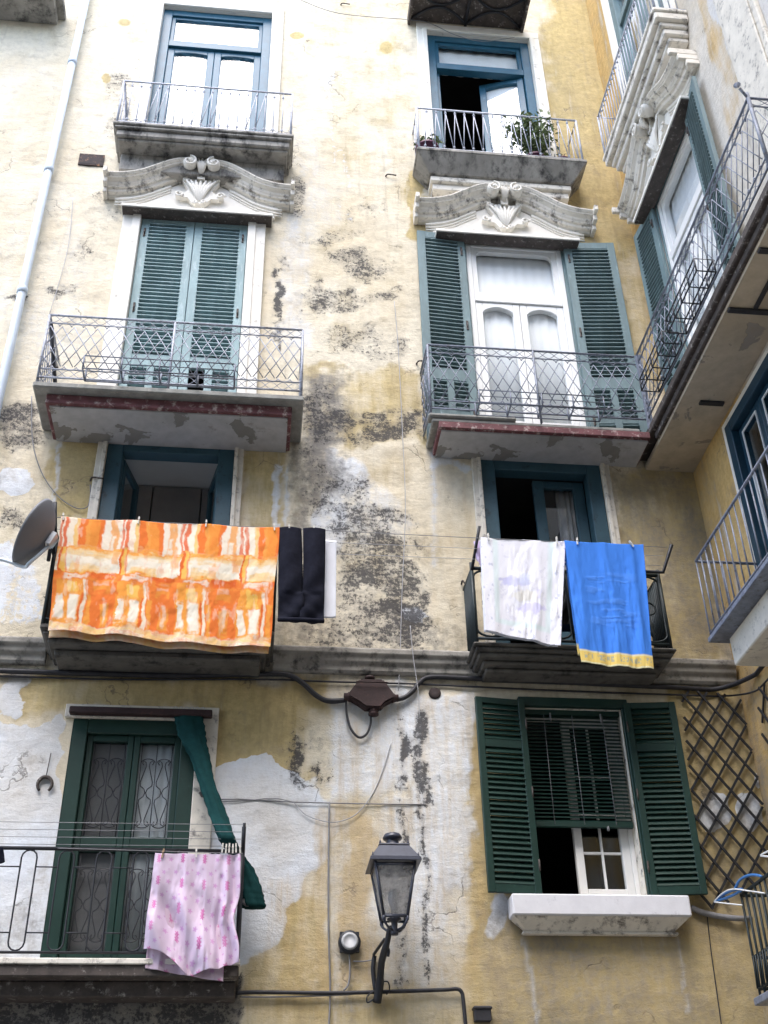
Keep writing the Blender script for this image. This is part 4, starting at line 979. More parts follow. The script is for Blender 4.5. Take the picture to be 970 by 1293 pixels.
bl.box(u0+.02, u1-.02, 5.03, 5.075, -.085, -.04); bl.box(u0+.01, u1-.01, 6.13, 6.178, -.1, -.03)
bl.build('blind', M['green'], win)
cd = MB(FRONT)
for u in (u0+.2, u0+.48, u0+.78): cd.tube([(u, 5.05, -.038), (u, 6.15, -.038)], .004, 4)
cd.tube([(u0+.26, 6.06, -.02), (u0+.26, 6.14, -.02)], .01, 5); cd.tube([(u0+.76, 6.06, -.02), (u0+.76, 6.14, -.02)], .01, 5); cd.tube([(u0+.70, 5.0, -.05), (u0+.70, 5.04, -.05)], .014, 5)
cd.build('blind_cord', M['cable_grey'], win)
mb = MB(FRONT); mb.box(2.22, 3.80, 4.175, 4.355, 0, .20); sill = mb.build('sill', M['sill'], win, bevel=.012)
mb = MB(FRONT); flare(mb, 2.235, 3.785, .185, 4.174, .12, .06, 4.075); mb.box(2.32, 3.70, 4.05, 4.074, 0, .07); mb.build('sill_corbel', M['stone'], win, bevel=.006)

# =================================================================== THE SIDE HOUSE
SB = thing('side_house', 'neighbouring house wing of stained plaster meeting the old front at the right corner', 'building', (4.75, -5, 0))
H_S3 = (.74, 2.06, 9.36, 12.70); H_S4 = (.80, 2.25, 13.9, 17.1); H_S2 = (.98, 2.30, 6.55, 8.98)
us = [-.02]+[.05*i for i in range(1, 90)]+[4.5+.5*i for i in range(1, 18)]
wall_sheet('upper_wall', SIDE_U, list(us), [9.2+.06*i for i in range(150)]+[18.2, 19, 20, 21, 22], [H_S3, H_S4], M['wall_side'], SB, side_maps)
wall_sheet('lower_wall', SIDE_L, list(us), [0, 1, 2, 3]+[3.1+.06*i for i in range(103)], [H_S2], M['wall_side'], SB, side_maps)
mb = MB(SIDE_U); mb.box(-.3, 13.1, 22, 22.3, -.6, .2); mb.build('eaves', M['cornice'], SB)
mb = MB(SIDE_L); mb.box(-.3, 13.1, 0, 22, -4.2, -4.0); mb.box(12.9, 13.1, 0, 22, -4, -.16); mb.build('rear_wall', M['opposite'], SB)
white_window(SIDE_U, SB, H_S3, .10, .16, M['teal'], 'white French window with narrow teal shutters on the side wall', wl=(.56, .56))
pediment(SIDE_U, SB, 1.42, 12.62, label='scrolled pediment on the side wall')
mb = MB(SIDE_U); mb.box(.60, .738, 9.4, 12.7, -.01, .012); mb.build('window_surround', M['stone_light'], SB)
# side middle balcony
mb = MB(SIDE_L); mb.box(.0, 4.02, 9.24, 9.34, 0, .65)
b3s = mb.build('balcony', M['dark_band'], SB, bevel=.012, label='long balcony with lattice railing running along the side wall')
mb = MB(SIDE_L); mb.box(.52, 3.98, 9.16, 9.239, 0, .60); mb.build('iron_band', M['dark_band'], b3s, bevel=.008)
mb = MB(SIDE_L); mb.box(.0, 3.95, 9.12, 9.18, 0, .56); mb.build('soffit', M['soffit_ochre'], b3s)
for uu in (1.2, 2.55, 3.3): mb = MB(SIDE_L); mb.box(uu, uu+.06, 9.09, 9.119, 0 if uu > 2 else .1, .55 if uu > 2 else .36); mb.build('iron_joist', M['iron_black'], b3s, bevel=.004)
mb = MB(SIDE_L); mb.box(2.62, 3.29, 9.09, 9.119, .28, .32); mb.build('iron_joist', M['iron_black'], b3s, bevel=.004)
mb = MB(SIDE_L); vb, vt = 9.44, 10.36; Q = [(.53, .64), (3.98, .64), (3.98, .16)]
lattice(mb, Q[0], Q[1], vb, vt, period=.135); lattice(mb, Q[1], Q[2], vb, vt, period=.16)
posts(mb, [Q[1]], 9.3, vt+.06, .02)
mb.box(.50, .545, 9.3, vt, .60, .655)
mb.tube([(3.98, vt, .64), (4.02, vt+.07, .72)], .014, 5); mb.lathe([(0, -.035), (.035, 0), (0, .035)], 8, T(4.03, vt+.1, .74))
r3s = mb.build('railing', M['iron_mid'], b3s)
planter_rack(SIDE_L, r3s, 1.0, 1.75, 9.42, 9.58, .67, .86, M['iron_black']); planter_rack(SIDE_L, r3s, 1.9, 2.75, 9.42, 9.58, .67, .86, M['iron_black'])
# side upper window, balcony
jambs(SIDE_U, SB, *H_S4); room(SIDE_U, SB, *H_S4)
u0, u1, v0, v1 = H_S4
mb = ring(MB(SIDE_U), u0, u1, v0, v1, -.12, .02, .14, 0); mb.box(u0+.14, u1-.14, 16.2, 16.33, -.12, .0); win = mb.build('french_window', M['teal'], SB, bevel=.006, label='teal window high on the side wall')
uc = (u0+u1)/2
for a, b in ((u0+.141, uc-.002), (uc+.002, u1-.141)):
    sash(MB(SIDE_U), a, b, v0+.02, 16.197, -.1, -.04, .09, .08, .4, .06).build('door_leaf', M['teal'], win, bevel=.005); pane(SIDE_U, win, a+.08, b-.08, v0+.4, 16.12, -.07)
pane(SIDE_U, win, u0+.14, u1-.14, 16.33, v1-.14, -.07)
curtain(SIDE_U, win, u0+.12, u1-.12, v0+.2, v1-.1, -.2, folds=7)
mb = MB(SIDE_U); mb.box(.60, .798, 13.9, 17.5, -.01, .04); mb.box(2.252, 2.45, 13.9, 17.5, -.01, .04); mb.build('window_surround', M['stone_light'], SB, bevel=.006)
mb = MB(SIDE_U)
moulded(mb, .46, 2.66, [(0, .42, 13.82, 13.88), (.02, .40, 13.70, 13.818), (.07, .34, 13.62, 13.698), (.10, .30, 13.52, 13.618), (.14, .24, 13.44, 13.518)])
b4s = mb.build('balcony', M['stone'], SB, bevel=.012, label='moulded stone balcony high on the side wall')
mb = MB(SIDE_U); vb, vt = 13.91, 14.72; w = .38
mb.tube([(.49, vt, 0), (.49, vt, w), (2.63, vt, w), (2.63, vt, 0)], .014, 5); mb.tube([(.49, vb, 0), (.49, vb, w), (2.63, vb, w), (2.63, vb, 0)], .012, 5); posts(mb, [(.49, w), (2.63, w)], 13.88, vt, .016)
for i in range(1, 26):
    u = .49+2.14*i/26; mb.tube([(u, vb, w), (u, vt, w)], .0075, 4); mb.lathe([(.004, -.02), (.02, 0), (.004, .02)], 6, T(u, vt-.08, w)); mb.lathe([(.004, -.02), (.02, 0), (.004, .02)], 6, T(u, vb+.06, w))
for i in range(1, 4):
    mb.tube([(.49, vb, w*i/4), (.49, vt, w*i/4)], .0075, 4); mb.tube([(2.63, vb, w*i/4), (2.63, vt, w*i/4)], .0075, 4)
mb.build('railing', M['iron_soft'], b4s)
# plaster pilaster and a little mask on the pale upper wall
mb = MB(SIDE_U); mb.box(3.25, 3.9, 9.4, 21, -.005, .05); mb.box(3.33, 3.82, 9.4, 21, .051, .075); mb.build('pilaster', M['stone_pale'], SB, bevel=.012)
mb = MB(SIDE_U)
c = Vector((3.0, 14.35, .0))
for i in range(7):
    a = i*.9; mb.tube([(c.x+.02*math.cos(a), c.y+.02*math.sin(a), .05), (c.x+.12*math.cos(a), c.y+.14*math.sin(a), .09), (c.x+.14*math.cos(a+.4), c.y+.18*math.sin(a+.4), .04)], [.03, .04, .015], 6)
mb.box(c.x-.1, c.x+.1, c.y-.14, c.y+.14, -.005, .04); mb.build('plaster_ornament', M['stone'], SB, bevel=.01)
# side lower window and its balcony
u0, u1, v0, v1 = H_S2
jambs(SIDE_L, SB, *H_S2); room(SIDE_L, SB, *H_S2, mat='room_grey')
mb = ring(MB(SIDE_L), u0, u1, v0, v1, -.14, .03, .13, 0); win = mb.build('french_window', M['navy'], SB, bevel=.006, label='dark navy window on the lower side wall')
uc = (u0+u1)/2
for a, b in ((u0+.131, uc-.002), (uc+.002, u1-.131)):
    sash(MB(SIDE_L), a, b, v0+.02, v1-.131, -.12, -.05, .085, .08, .35, 0).build('door_leaf', M['navy'], win, bevel=.006); pane(SIDE_L, win, a+.08, b-.08, v0+.33, v1-.2, -.085)
    t = ring(MB(SIDE_L), a+.085, b-.085, v0+.37, v1-.21, -.055, -.04, .014); t.build('glazing_bead', M['white_paint'], win)
curtain(SIDE_L, win, u0+.2, u1-.12, v0+.2, v1-.15, -.35, folds=6)
mb = MB(SIDE_L); mb.box(u0-.07, u0-.002, v0, v1+.07, -.01, .02); mb.box(u0, u1+.07, v1+.002, v1+.07, -.01, .02); mb.build('window_surround', M['stone_light'], SB, bevel=.004)
mb = MB(SIDE_L); mb.box(.96, 3.4, 6.44, 6.49, 0, .66)
b2s = mb.build('balcony', M['iron_mid'], SB, bevel=.006, label='plain slab balcony with straight bars on the lower side wall')
mb = MB(SIDE_L); mb.box(1.06, 3.4, 6.16, 6.439, 0, .50); mb.build('slab_soffit', M['stone_pale'], b2s, bevel=.01)
mb = MB(SIDE_L); vb, vt = 6.52, 7.30; w = .64
mb.tube([(1.0, vt, .02), (1.0, vt, w), (3.4, vt, w)], .016, 5); mb.tube([(1.0, vb, .02), (1.0, vb, w), (3.4, vb, w)], .011, 5)
for i in range(20): mb.tube([(1.0+.125*i, vb-.03, w), (1.0+.125*i, vt, w)], .008, 5)
for i in range(1, 5): mb.tube([(1.0, vb, w*i/5), (1.0, vt, w*i/5)], .008, 5)
mb.build('railing', M['iron_mid'], b2s)
# small balcony at the bottom right
mb = MB(SIDE_L); mb.box(.56, 3.0, 3.38, 3.44, 0, .70)
b1s = mb.build('balcony', M['iron_mid'], SB, bevel=.008, label='small balcony with green black bars at the bottom right corner')
mb = MB(SIDE_L); vb, vt = 3.50, 4.24; w = .66
mb.tube([(.62, vt, .02), (.62, vt, w), (3.0, vt, w)], .016, 5); mb.tube([(.62, vb, .02), (.62, vb, w), (3.0, vb, w)], .014, 5); mb.tube([(.62, 3.74, .02), (.62, 3.74, w), (3.0, 3.74, w)], .014, 5)
for i in range(24): mb.tube([(.62+.10*i, 3.44, w), (.62+.10*i, vt, w)], .011, 5)
for i in range(1, 7): mb.tube([(.62, 3.44, w*i/7), (.62, vt, w*i/7)], .011, 5)
for i in range(30): mb.tube([(.62+.05*i, vb, w+.012), (.65+.05*i, 3.74, w+.012)], .008, 4)
mb.build('railing', M['iron_green'], b1s)
# =================================================================== THINGS
def dye(o, cols):
    a = o.data.attributes.new('dye', 'FLOAT_COLOR', 'POINT')
    A = np.ones((len(o.data.vertices), 4), np.float32); A[:, :3] = cols.reshape(-1, 3); a.data.foreach_set('color', A.ravel())
def cloth_grid(tl, tr, bl, br, w, nu, nv, foldk=3, amp=.02, sag=.012, npeg=3, bot=None, seed=1, wtop=None, bulge=0, conv=0):
    s = np.linspace(0, 1, nu); t = np.linspace(0, 1, nv); Sg, Tg = np.meshgrid(s, t)
    def bil(k): return (tl[k]*(1-Sg)+tr[k]*Sg)*(1-Tg)+(bl[k]*(1-Sg)+br[k]*Sg)*Tg
    Ug, Vg = bil(0), bil(1)
    Vg = Vg-sag*np.abs(np.sin(PI*Sg*npeg))*(1-Tg)**2
    if bot is not None: Vg = Vg+bot(Sg)*Tg**2
    ph = 2*PI*foldk*(Sg+.22*(fbm(Sg*3+seed, Sg*0+seed*.7, seed+2)-.5)+conv*Sg*Sg*(1-Tg))
    nz = fbm(Sg*5+seed*7, Tg*2.2+seed, seed)-.5; nz2 = fbm(Sg*14+seed, Tg*9, seed+5)-.5
    Wg = w+amp*np.sin(ph+1.7*nz*3)*(.25+.75*Tg**.6)+nz*amp*2.6*Tg**.5+nz2*.005+bulge*np.sin(PI*Tg)
    Ug = Ug+.5*amp*np.cos(ph)*(Tg*.6)*np.sin(PI*Sg)
    return Sg, Tg, Ug, Vg, Wg
def cloth_obj(name, Ug, Vg, Wg, mat, cols=None, parent=None, solid=.004):
    mb = MB(FRONT); nv, nu = Ug.shape
    mb.grid([[(Ug[i, j], Vg[i, j], Wg[i, j]) for j in range(nu)] for i in range(nv)])
    o = mb.build(name, mat, parent, solid=solid)
    if cols is not None: dye(o, cols)
    return o
def lerp3(a, b, f): return a*(1-f[..., None])+b*f[..., None]
LW = .66
LA, LB = at(66, 653, LW), at(842, 691, LW)
def line_v(u): return LA[1]+(LB[1]-LA[1])*(u-LA[0])/(LB[0]-LA[0])
def on_line(px, py): u = at(px, py, LW)[0]; return (u, line_v(u)+.008)
def px2(px, py, w=LW): a = at(px, py, w); return (a[0], a[1])

# ---- the orange cloth
def blanket_cols(Sg, Tg):
    W_, H_ = 2.06, 1.2
    n1 = fbm(Sg*16, Tg*7, 5)-.5; n2 = fbm(Sg*40, Tg*9, 8)-.5; n3 = fbm(Sg*14, Tg*30, 12)-.5; n4 = fbm(Sg*90, Tg*40, 77)-.5
    x = ((Sg*870-15)+n1*26+n2*18+n4*6) % 237 ; y = Tg*100+n3*9+n2*5+n4*2
    deep = np.array([.82, .185, .022]); mid = np.array([.86, .33, .04]); yel = np.array([.87, .50, .09]); cre = np.array([.85, .79, .65]); red = np.array([.72, .105, .012])
    C = np.broadcast_to(mid, Sg.shape+(3,)).copy()
    def blk(x0, x1, y0, y1, c, s=1, sx=5, sy=2.5):
        sx, sy = sx*.8, sy*.7
        nonlocal C
        f = s*sstep(-sx, sx, x-x0)*sstep(-sx, sx, x1-x)*sstep(-sy, sy, y-y0)*sstep(-sy, sy, y1-y); C = lerp3(C, c, f)
    blk(-9, 250, -9, 27, cre, .9)
    for a, b, c, s in ((6, 22, red, .9), (46, 62, yel, .8), (62, 158, deep, 1), (88, 104, yel, .45), (100, 140, mid, .7), (182, 212, mid, .8), (226, 240, red, .8)): blk(a, b, -9, 27, c, s, 4)
    blk(185, 200, 14, 30, cre, .8)
    blk(-9, 250, 27, 31, mid, .9); blk(20, 250, 30, 47, cre, .95); blk(20, 250, 29, 34, yel, .55); blk(40, 200, 41, 49, yel, .6); blk(150, 215, 33, 47, cre, .7)
    blk(0, 9, 26, 50, red, .9, 3); blk(9, 22, 26, 50, yel, .9, 3); blk(22, 28, 26, 50, deep, .8, 3); blk(205, 232, 30, 40, mid, .6)
    blk(-9, 250, 49, 55, deep, .9); blk(20, 120, 50, 54, cre, .7, 8, 1.2); blk(40, 110, 53, 58, deep, .8); blk(130, 225, 48, 53, red, .8)
    blk(-9, 250, 55, 68, mid, .9); blk(110, 245, 55, 68, deep, .85); blk(36, 78, 57, 69, yel, 1, 1.5, .8); blk(100, 114, 56, 68, cre, .8); blk(118, 122, 56, 68, cre, .7); blk(150, 200, 56, 60, cre, .35); blk(150, 205, 60, 66, mid, .7)
    blk(-9, 250, 68, 93, mid, .95); blk(-4, 26, 70, 90, cre, .9); blk(46, 84, 70, 92, cre, .95, 7); blk(90, 98, 66, 93, red, .9, 3); blk(99, 112, 66, 93, cre, .8, 3); blk(112, 118, 66, 93, deep, .8, 3)
    blk(135, 232, 66, 95, deep, 1); blk(170, 205, 74, 92, mid, .9); blk(183, 196, 72, 88, cre, .5); blk(30, 44, 72, 84, mid, .9)
    blk(-9, 250, 94, 120, cre, .8); blk(-9, 250, 95, 97, yel, .8); blk(-9, 250, 98, 99, deep, .45, 5, .8); blk(120, 200, 96, 120, yel, .6); blk(60, 64, 97, 120, mid, .8)
    C = lerp3(C, cre, 0.3*sstep(.60, .72, fbm(Sg*34, Tg*8, 91))); C = lerp3(C, deep, .3*sstep(.60, .72, fbm(Sg*30, Tg*7, 95)))
    C = C*.93+.07*C.mean(-1, keepdims=True)
    return C*.9
tl, tr = on_line(77, 654), on_line(353, 673)
bl, br = px2(60, 796, LW+.02), px2(341, 817, LW+.02)
Sg, Tg, Ug, Vg, Wg = cloth_grid(tl, tr, bl, br, LW, 380, 220, 3.3, .017, .016, 3, bot=lambda s: .016*np.sin(s*7)+.008*np.sin(s*23), seed=2)
Wg = Wg+(fbm(Sg*22+Tg*6, Tg*5-Sg*4, 19)-.5)*.016*Tg**.5+(fbm(Sg*50, Tg*30, 23)-.5)*.003+.018*np.exp(-((Tg-.5-.03*np.sin(Sg*5))/.012)**2)*0
Ug += .006*np.sin(Tg*9)
cols = blanket_cols(Sg, Tg)
o = cloth_obj('blanket', Ug, Vg, Wg+.004, M['cloth_dye'], cols)
tag(o, 'orange and cream tie dyed cloth hung over the left balcony', 'blanket')
# the cloth is doubled over the line: its back half hangs a little lower
k = lambda A: A[:, ::4][::4]
U2, V2, W2 = k(Ug)+.0, k(Vg)-.05*k(Tg), k(Wg)-.03-.04*k(Tg)
o2 = cloth_obj('rear_fold', U2, V2, W2, M['cloth_dye'], k(cols), o)

# ---- dark leggings hung by the ankles, and a white cloth behind
a0, a1 = on_line(352, 672), on_line(411, 673); b0, b1 = px2(351, 783), px2(409, 784)
nt_, ns_ = 60, 14
mbT = MB(FRONT)
for half in (0, 1):
    P = []
    for i in range(nt_+1):
        t = i/nt_; R = []
        gap = .018*max(0, 1-t/.7)**.8 if t < .7 else -.03*min(1, (t-.7)/.1)
        L_ = a0[0]*(1-t)+b0[0]*t-.012*math.sin(PI*min(1, t*1.1))*0; R_ = a1[0]*(1-t)+b1[0]*t
        mid_ = (L_+R_)/2+.012*math.sin(t*3)
        for j in range(ns_+1):
            s = j/ns_
            u = (L_+(mid_-gap/2-L_)*s) if half == 0 else (mid_+gap/2+(R_-mid_-gap/2)*s)
            v = a0[1]*(1-t)+(b0[1])*t-.02*t*math.sin(PI*(s if half else s))
            w = LW+half*.004+.05*math.sin(PI*(s*.5 if half == 0 and t > .7 else (.5+s*.5) if t > .7 else s))*math.sin(PI*min(1, .15+t*.85))+.018*math.sin(t*19+s*5+half*2)*t**1.5+.012*math.sin(t*47-s*7)*max(0, t-.55)
            R.append((u, v, w))
        P.append(R)
    mbT.grid(P)
trs = mbT.build('leggings', M['navy_cloth'], None, solid=.008)
tag(trs, 'dark navy leggings pegged upside down beside the orange cloth', 'leggings')
mb = MB(FRONT); mb.tube([(b0[0]+(b1[0]-b0[0])*i/12, b0[1]-.005-.012*math.sin(PI*i/12), LW+.02+.03*math.sin(PI*i/12)) for i in range(13)], .022, 6); mb.build('waistband', M['navy_cloth'], trs)
Sg, Tg, Ug, Vg, Wg = cloth_grid(px2(399, 681, .6), px2(425, 683, .6), px2(401, 781, .6), px2(424, 780, .6), .6, 12, 40, 1, .006, 0, 1, seed=4)
tag(cloth_obj('cloth', Ug, Vg, Wg, M['white_cloth']), 'narrow white cloth half hidden behind the dark leggings', 'cloth')

# ---- white printed towel
tl, tr = on_line(606, 668), on_line(714, 683); bl, br = px2(613, 797), px2(708, 816)
Sg, Tg, Ug, Vg, Wg = cloth_grid(tl, tr, bl, br, LW, 130, 170, 2.2, .016, .008, 2, bot=lambda s: .05*np.maximum(0, .35-s)*0-.03*np.sin(PI*s)*(1-s)*-.6, seed=6)
def towel_cols(S_, T_):
    base = np.array([.80, .80, .86]); C = np.broadcast_to(base, S_.shape+(3,)).copy()
    n = fbm(S_*20, T_*25, 3)
    e = np.minimum(np.minimum(S_, 1-S_)*.84, np.minimum(T_*1.1+.3, (1-T_))*1.1)
    f = sstep(.10, .13, e)*sstep(.19, .15, e); C = lerp3(C, np.array([.68, .79, .80]), f*.8)
    fl = sstep(.12, .10, e)*sstep(.66, .72, fbm(S_*22+3, T_*27, 44)); C = lerp3(C, np.array([.50, .52, .64]), fl*.8)
    fl2 = sstep(.15, .2, e)*sstep(.66, .72, fbm(S_*13+9, T_*16, 61))*.4; C = lerp3(C, np.array([.55, .55, .68]), fl2)
    wx, wy = (n-.5)*.12, (fbm(S_*9, T_*9, 31)-.5)*.14
    for cx, cy, rx, ry, c, s in ((.42, .44, .2, .05, (.58, .58, .80), .8), (.52, .40, .09, .07, (.56, .60, .78), .7), (.3, .44, .1, .035, (.55, .55, .78), .7), (.62, .69, .17, .045, (.60, .58, .80), .9), (.55, .56, .2, .05, (.82, .80, .74), .8), (.7, .54, .04, .06, (.6, .58, .8), .6)):
        d = np.hypot((S_+wx-cx)/rx, (T_+wy-cy)/ry); C = lerp3(C, np.array(c), s*sstep(1.15, .8, d))
    return C
o = cloth_obj('towel', Ug, Vg, Wg, M['terry_dye'], towel_cols(Sg, Tg)); tag(o, 'white towel with faded lilac print and pale green border', 'towel')
U2, V2, W2 = Ug[::4, ::4], Vg[::4, ::4]+.02*Tg[::4, ::4], Wg[::4, ::4]-.05-.03*Tg[::4, ::4]
cloth_obj('rear_fold', U2, V2, W2, M['white_cloth'], None, o)

# ---- blue towel with a yellow lettered band
tl, tr = on_line(712, 682), on_line(812, 690); bl, br = px2(733, 838), px2(825, 846)
Sg, Tg, Ug, Vg, Wg = cloth_grid(tl, tr, bl, br, LW+.015, 130, 190, 2.4, .016, .006, 2, seed=9, conv=.3)
r1 = fbm(Sg*3.5, Tg*34, 71); r2 = fbm(Sg*6, Tg*10, 73)
rel = sstep(.12, .3, Sg)*sstep(.95, .75, Sg)*sstep(.22, .3, Tg)*sstep(.75, .66, Tg)
Wg = Wg+rel*(sstep(.52, .62, r1)*.0025+sstep(.5, .6, r2)*.0015)+(fbm(Sg*9, Tg*2.5, 75)-.5)*.03*Tg
def blue_cols(S_, T_):
    C = np.broadcast_to(np.array([.06, .22, .72]), S_.shape+(3,)).copy()
    C = lerp3(C, np.array([.085, .25, .74]), rel*sstep(.52, .62, r1)*.8)
    f = sstep(.898, .902, T_); C = lerp3(C, np.array([.74, .55, .16]), f)
    f = sstep(.898, .902, T_)*(sstep(.915, .908, T_)+sstep(.985, .99, T_)); C = lerp3(C, np.array([.72, .66, .42]), np.clip(f, 0, 1))
    # the worn lettering on the band can no longer be read: keep its blurred strokes
    cell = (S_*19) % 1; word = ((S_ > .06) & (S_ < .18)) | ((S_ > .25) & (S_ < .5)) | ((S_ > .55) & (S_ < .85)) | ((S_ > .89) & (S_ < .97))
    st = (vnoise(S_*46, T_*90, 88) > .5)*(cell > .16)*(cell < .9)*word*(T_ > .925)*(T_ < .968); C = lerp3(C, np.array([.32, .36, .33]), st*.75)
    return C
o = cloth_obj('towel', Ug, Vg, Wg, M['terry_dye'], blue_cols(Sg, Tg)); tag(o, 'blue towel with a yellow lettered band at its hem', 'towel')
U2, V2, W2 = Ug[::4, ::4], Vg[::4, ::4]+.10*Tg[::4, ::4], Wg[::4, ::4]-.045-.03*Tg[::4, ::4]
cloth_obj('rear_fold', U2, V2, W2, M['terry_dye'], blue_cols(Sg, Tg)[::4, ::4]*.9, o)
# small pieces showing between
Sg, Tg, Ug, Vg, Wg = cloth_grid(px2(598, 684, .56), px2(612, 682, .56), px2(602, 706, .56), px2(616, 728, .56), .56, 14, 30, 1.5, .012, 0, 1, seed=11)
tag(cloth_obj('cloth', Ug, Vg, Wg, M['lilac_cloth']), 'lilac cloth peeping out left of the white towel', 'cloth')
Sg, Tg, Ug, Vg, Wg = cloth_grid(px2(706, 692, .56), px2(722, 694, .56), px2(707, 716, .56), px2(722, 714, .56), .56, 20, 40, 1, .008, 0, 1, seed=12)
cc = lerp3(np.broadcast_to(np.array([.72, .74, .82]), Sg.shape+(3,)), np.array([.12, .22, .55]), (np.sin(Tg*30) > .1)*1.0)
tag(cloth_obj('cloth', Ug, Vg, Wg, M['cloth_dye'], cc), 'blue and white striped cloth between the white and blue towels', 'cloth')

# ---- pink flowered sheet on the lower balcony
PW_ = .47
tl, tr = px2(196, 1077, PW_), px2(304, 1079, PW_); bl, br = px2(181, 1196, PW_), px2(302, 1216, PW_)
Sg, Tg, Ug, Vg, Wg = cloth_grid(tl, tr, bl, br, PW_, 190, 230, 3.0, .018, .005, 3, bot=lambda s: -.14*np.exp(-((s-.5)/.22)**2)-.05*np.exp(-((s-.78)/.12)**2), seed=15, conv=.5)
Wg = Wg+.05*np.sin((Sg*1.15-Tg*.75)*11+.6)*sstep(.25, .7, Tg)*sstep(1.0, .6, Sg)+.03*np.sin(Sg*46)*sstep(.68, .85, Sg)*(.5+.5*Tg)
Ug = Ug-.045*sstep(.35, .62, Tg)*sstep(.9, .6, Tg)*Sg**3
def pink_cols(S_, T_):
    C = np.broadcast_to(np.array([.64, .52, .65]), S_.shape+(3,)).copy()
    x, y = S_*.95, T_*1.05
    def flower(cx, cy, r, c, s=1):
        nonlocal C
        dx, dy = x-cx, y-cy; a = np.arctan2(dy, dx); d = np.hypot(dx, dy)
        C = lerp3(C, np.array(c), s*sstep(1.08, .92, d/(r*(.72+.28*np.cos(5*a)))))
    rr = random.Random(3)
    for j in range(9):
        for i in range(9):
            cx, cy = .06+i*.125+(.06 if j % 2 else 0)+rr.uniform(-.012, .012), .06+j*.128+rr.uniform(-.01, .01)
            if j % 2 == 0:
                c = (.50, .10, .32) if (i+j) % 3 else (.55, .16, .38)
                if i % 2 == 0:
                    for q in range(3): flower(cx, cy+(q-1)*.03, .026, c, .8)
                else: flower(cx, cy, .027, (.55, .26, .52), .75)
            else: flower(cx, cy+.02, .026, (.52, .26, .54), .75); flower(cx+.05, cy-.02, .012, (.5, .22, .48), .6)
    return C
o = cloth_obj('sheet', Ug, Vg, Wg, M['cloth_dye'], pink_cols(Sg, Tg)); tag(o, 'pale pink sheet with magenta flowers on the lower railing', 'sheet')
bl, br = px2(183, 1222, PW_-.04), px2(282, 1240, PW_-.04)
S2, T2, U2, V2, W2 = cloth_grid((tl[0]+.01, tl[1]-.01), (tr[0]-.12, tr[1]-.01), bl, br, PW_-.05, 90, 110, 2, .012, .005, 2, seed=17)
cloth_obj('rear_fold', U2, V2, W2, M['cloth_dye'], pink_cols(S2*.8+.1, T2)*np.array([.96, .92, .88]), o)

Sg, Tg, Ug, Vg, Wg = cloth_grid(px2(-14, 1068, .42), px2(4, 1070, .42), px2(-12, 1096, .42), px2(6, 1088, .42), .42, 14, 16, 1, .012, 0, 1, seed=21)
tag(cloth_obj('cloth', Ug, Vg, Wg, M['navy_cloth']), 'scrap of dark blue cloth on the lower railing at the left edge', 'cloth')
# ---- green awning cloth twisted to the rail
def twisted(pts, name, mat, parent=None):
    mb = MB(FRONT); n = 34; vs = []; fs = []
    P = []
    for a, b in zip(pts[:-1], pts[1:]):
        for i in range(9):
            t = i/9; P.append([a[k]*(1-t)+b[k]*t for k in range(5)])
    P.append(list(pts[-1]))
    for i, (px, py, w, hw, th) in enumerate(P):
        c = at(px, py, w); sc = hw*.84/112.0
        for j in range(n):
            a = 2*PI*j/n; f = .82+.30*abs(math.sin(2.5*a+i*.12))+.16*abs(math.sin(5*a-i*.09+1))+.05*math.sin(i*1.9+a)
            vs.append((c[0]+sc*math.cos(a)*f, c[1]+.10*sc*math.sin(a), c[2]+th*math.sin(a)*f))
    for i in range(len(P)-1):
        for j in range(n): fs.append((i*n+j, i*n+(j+1) % n, (i+1)*n+(j+1) % n, (i+1)*n+j))
    fs += [tuple(range(n))[::-1], tuple((len(P)-1)*n+j for j in range(n))]
    mb.add(vs, fs, True); return mb.build(name, mat, parent)
o = twisted([(239, 906, .09, 15, .02), (242, 930, .09, 14, .025), (252, 955, .12, 10, .03), (262, 990, .2, 8, .035), (275, 1030, .3, 9, .04), (287, 1060, .42, 8, .035), (297, 1078, .36, 7, .03), (307, 1095, .34, 9, .03), (316, 1125, .33, 12, .035), (320, 1146, .33, 12, .03)], 'awning_cloth', M['green_cloth'])
tag(o, 'twisted bottle green awning cloth tied from rod to railing', 'awning')
e = at(312, 1139, .34); mb = MB(FRONT); mb.lathe([(0, -.02), (.035, -.015), (.04, .01), (0, .02)], 10, T(e[0], e[1], e[2]) @ Ru(PI/2)); mb.build('rolled_end', M['cable_grey'], o)
a, b = at(88, 897, .08), at(268, 903, .08)
mb = MB(FRONT); mb.box(a[0], b[0], a[1]-.035, a[1]+.03, .045, .12); rod = mb.build('awning_rod', M['rust'], None, bevel=.008); tag(rod, 'dark rusty rod above the green door', 'rod')
mb = MB(FRONT)
for u in (a[0]+.1, (a[0]+b[0])/2, b[0]-.08): mb.box(u-.015, u+.015, a[1]-.02, a[1]+.02, 0, .045)
mb.build('bracket', M['rust'], rod)
mb = MB(FRONT)
for k in range(6):
    u = b[0]-.09-.05*k; mb.tube([(u+.02*math.cos(t*.7), a[1]+.03+.035*math.sin(t*.7), .085) for t in range(8)], .004, 4)
mb.build('hook_ring', M['steel'], rod)

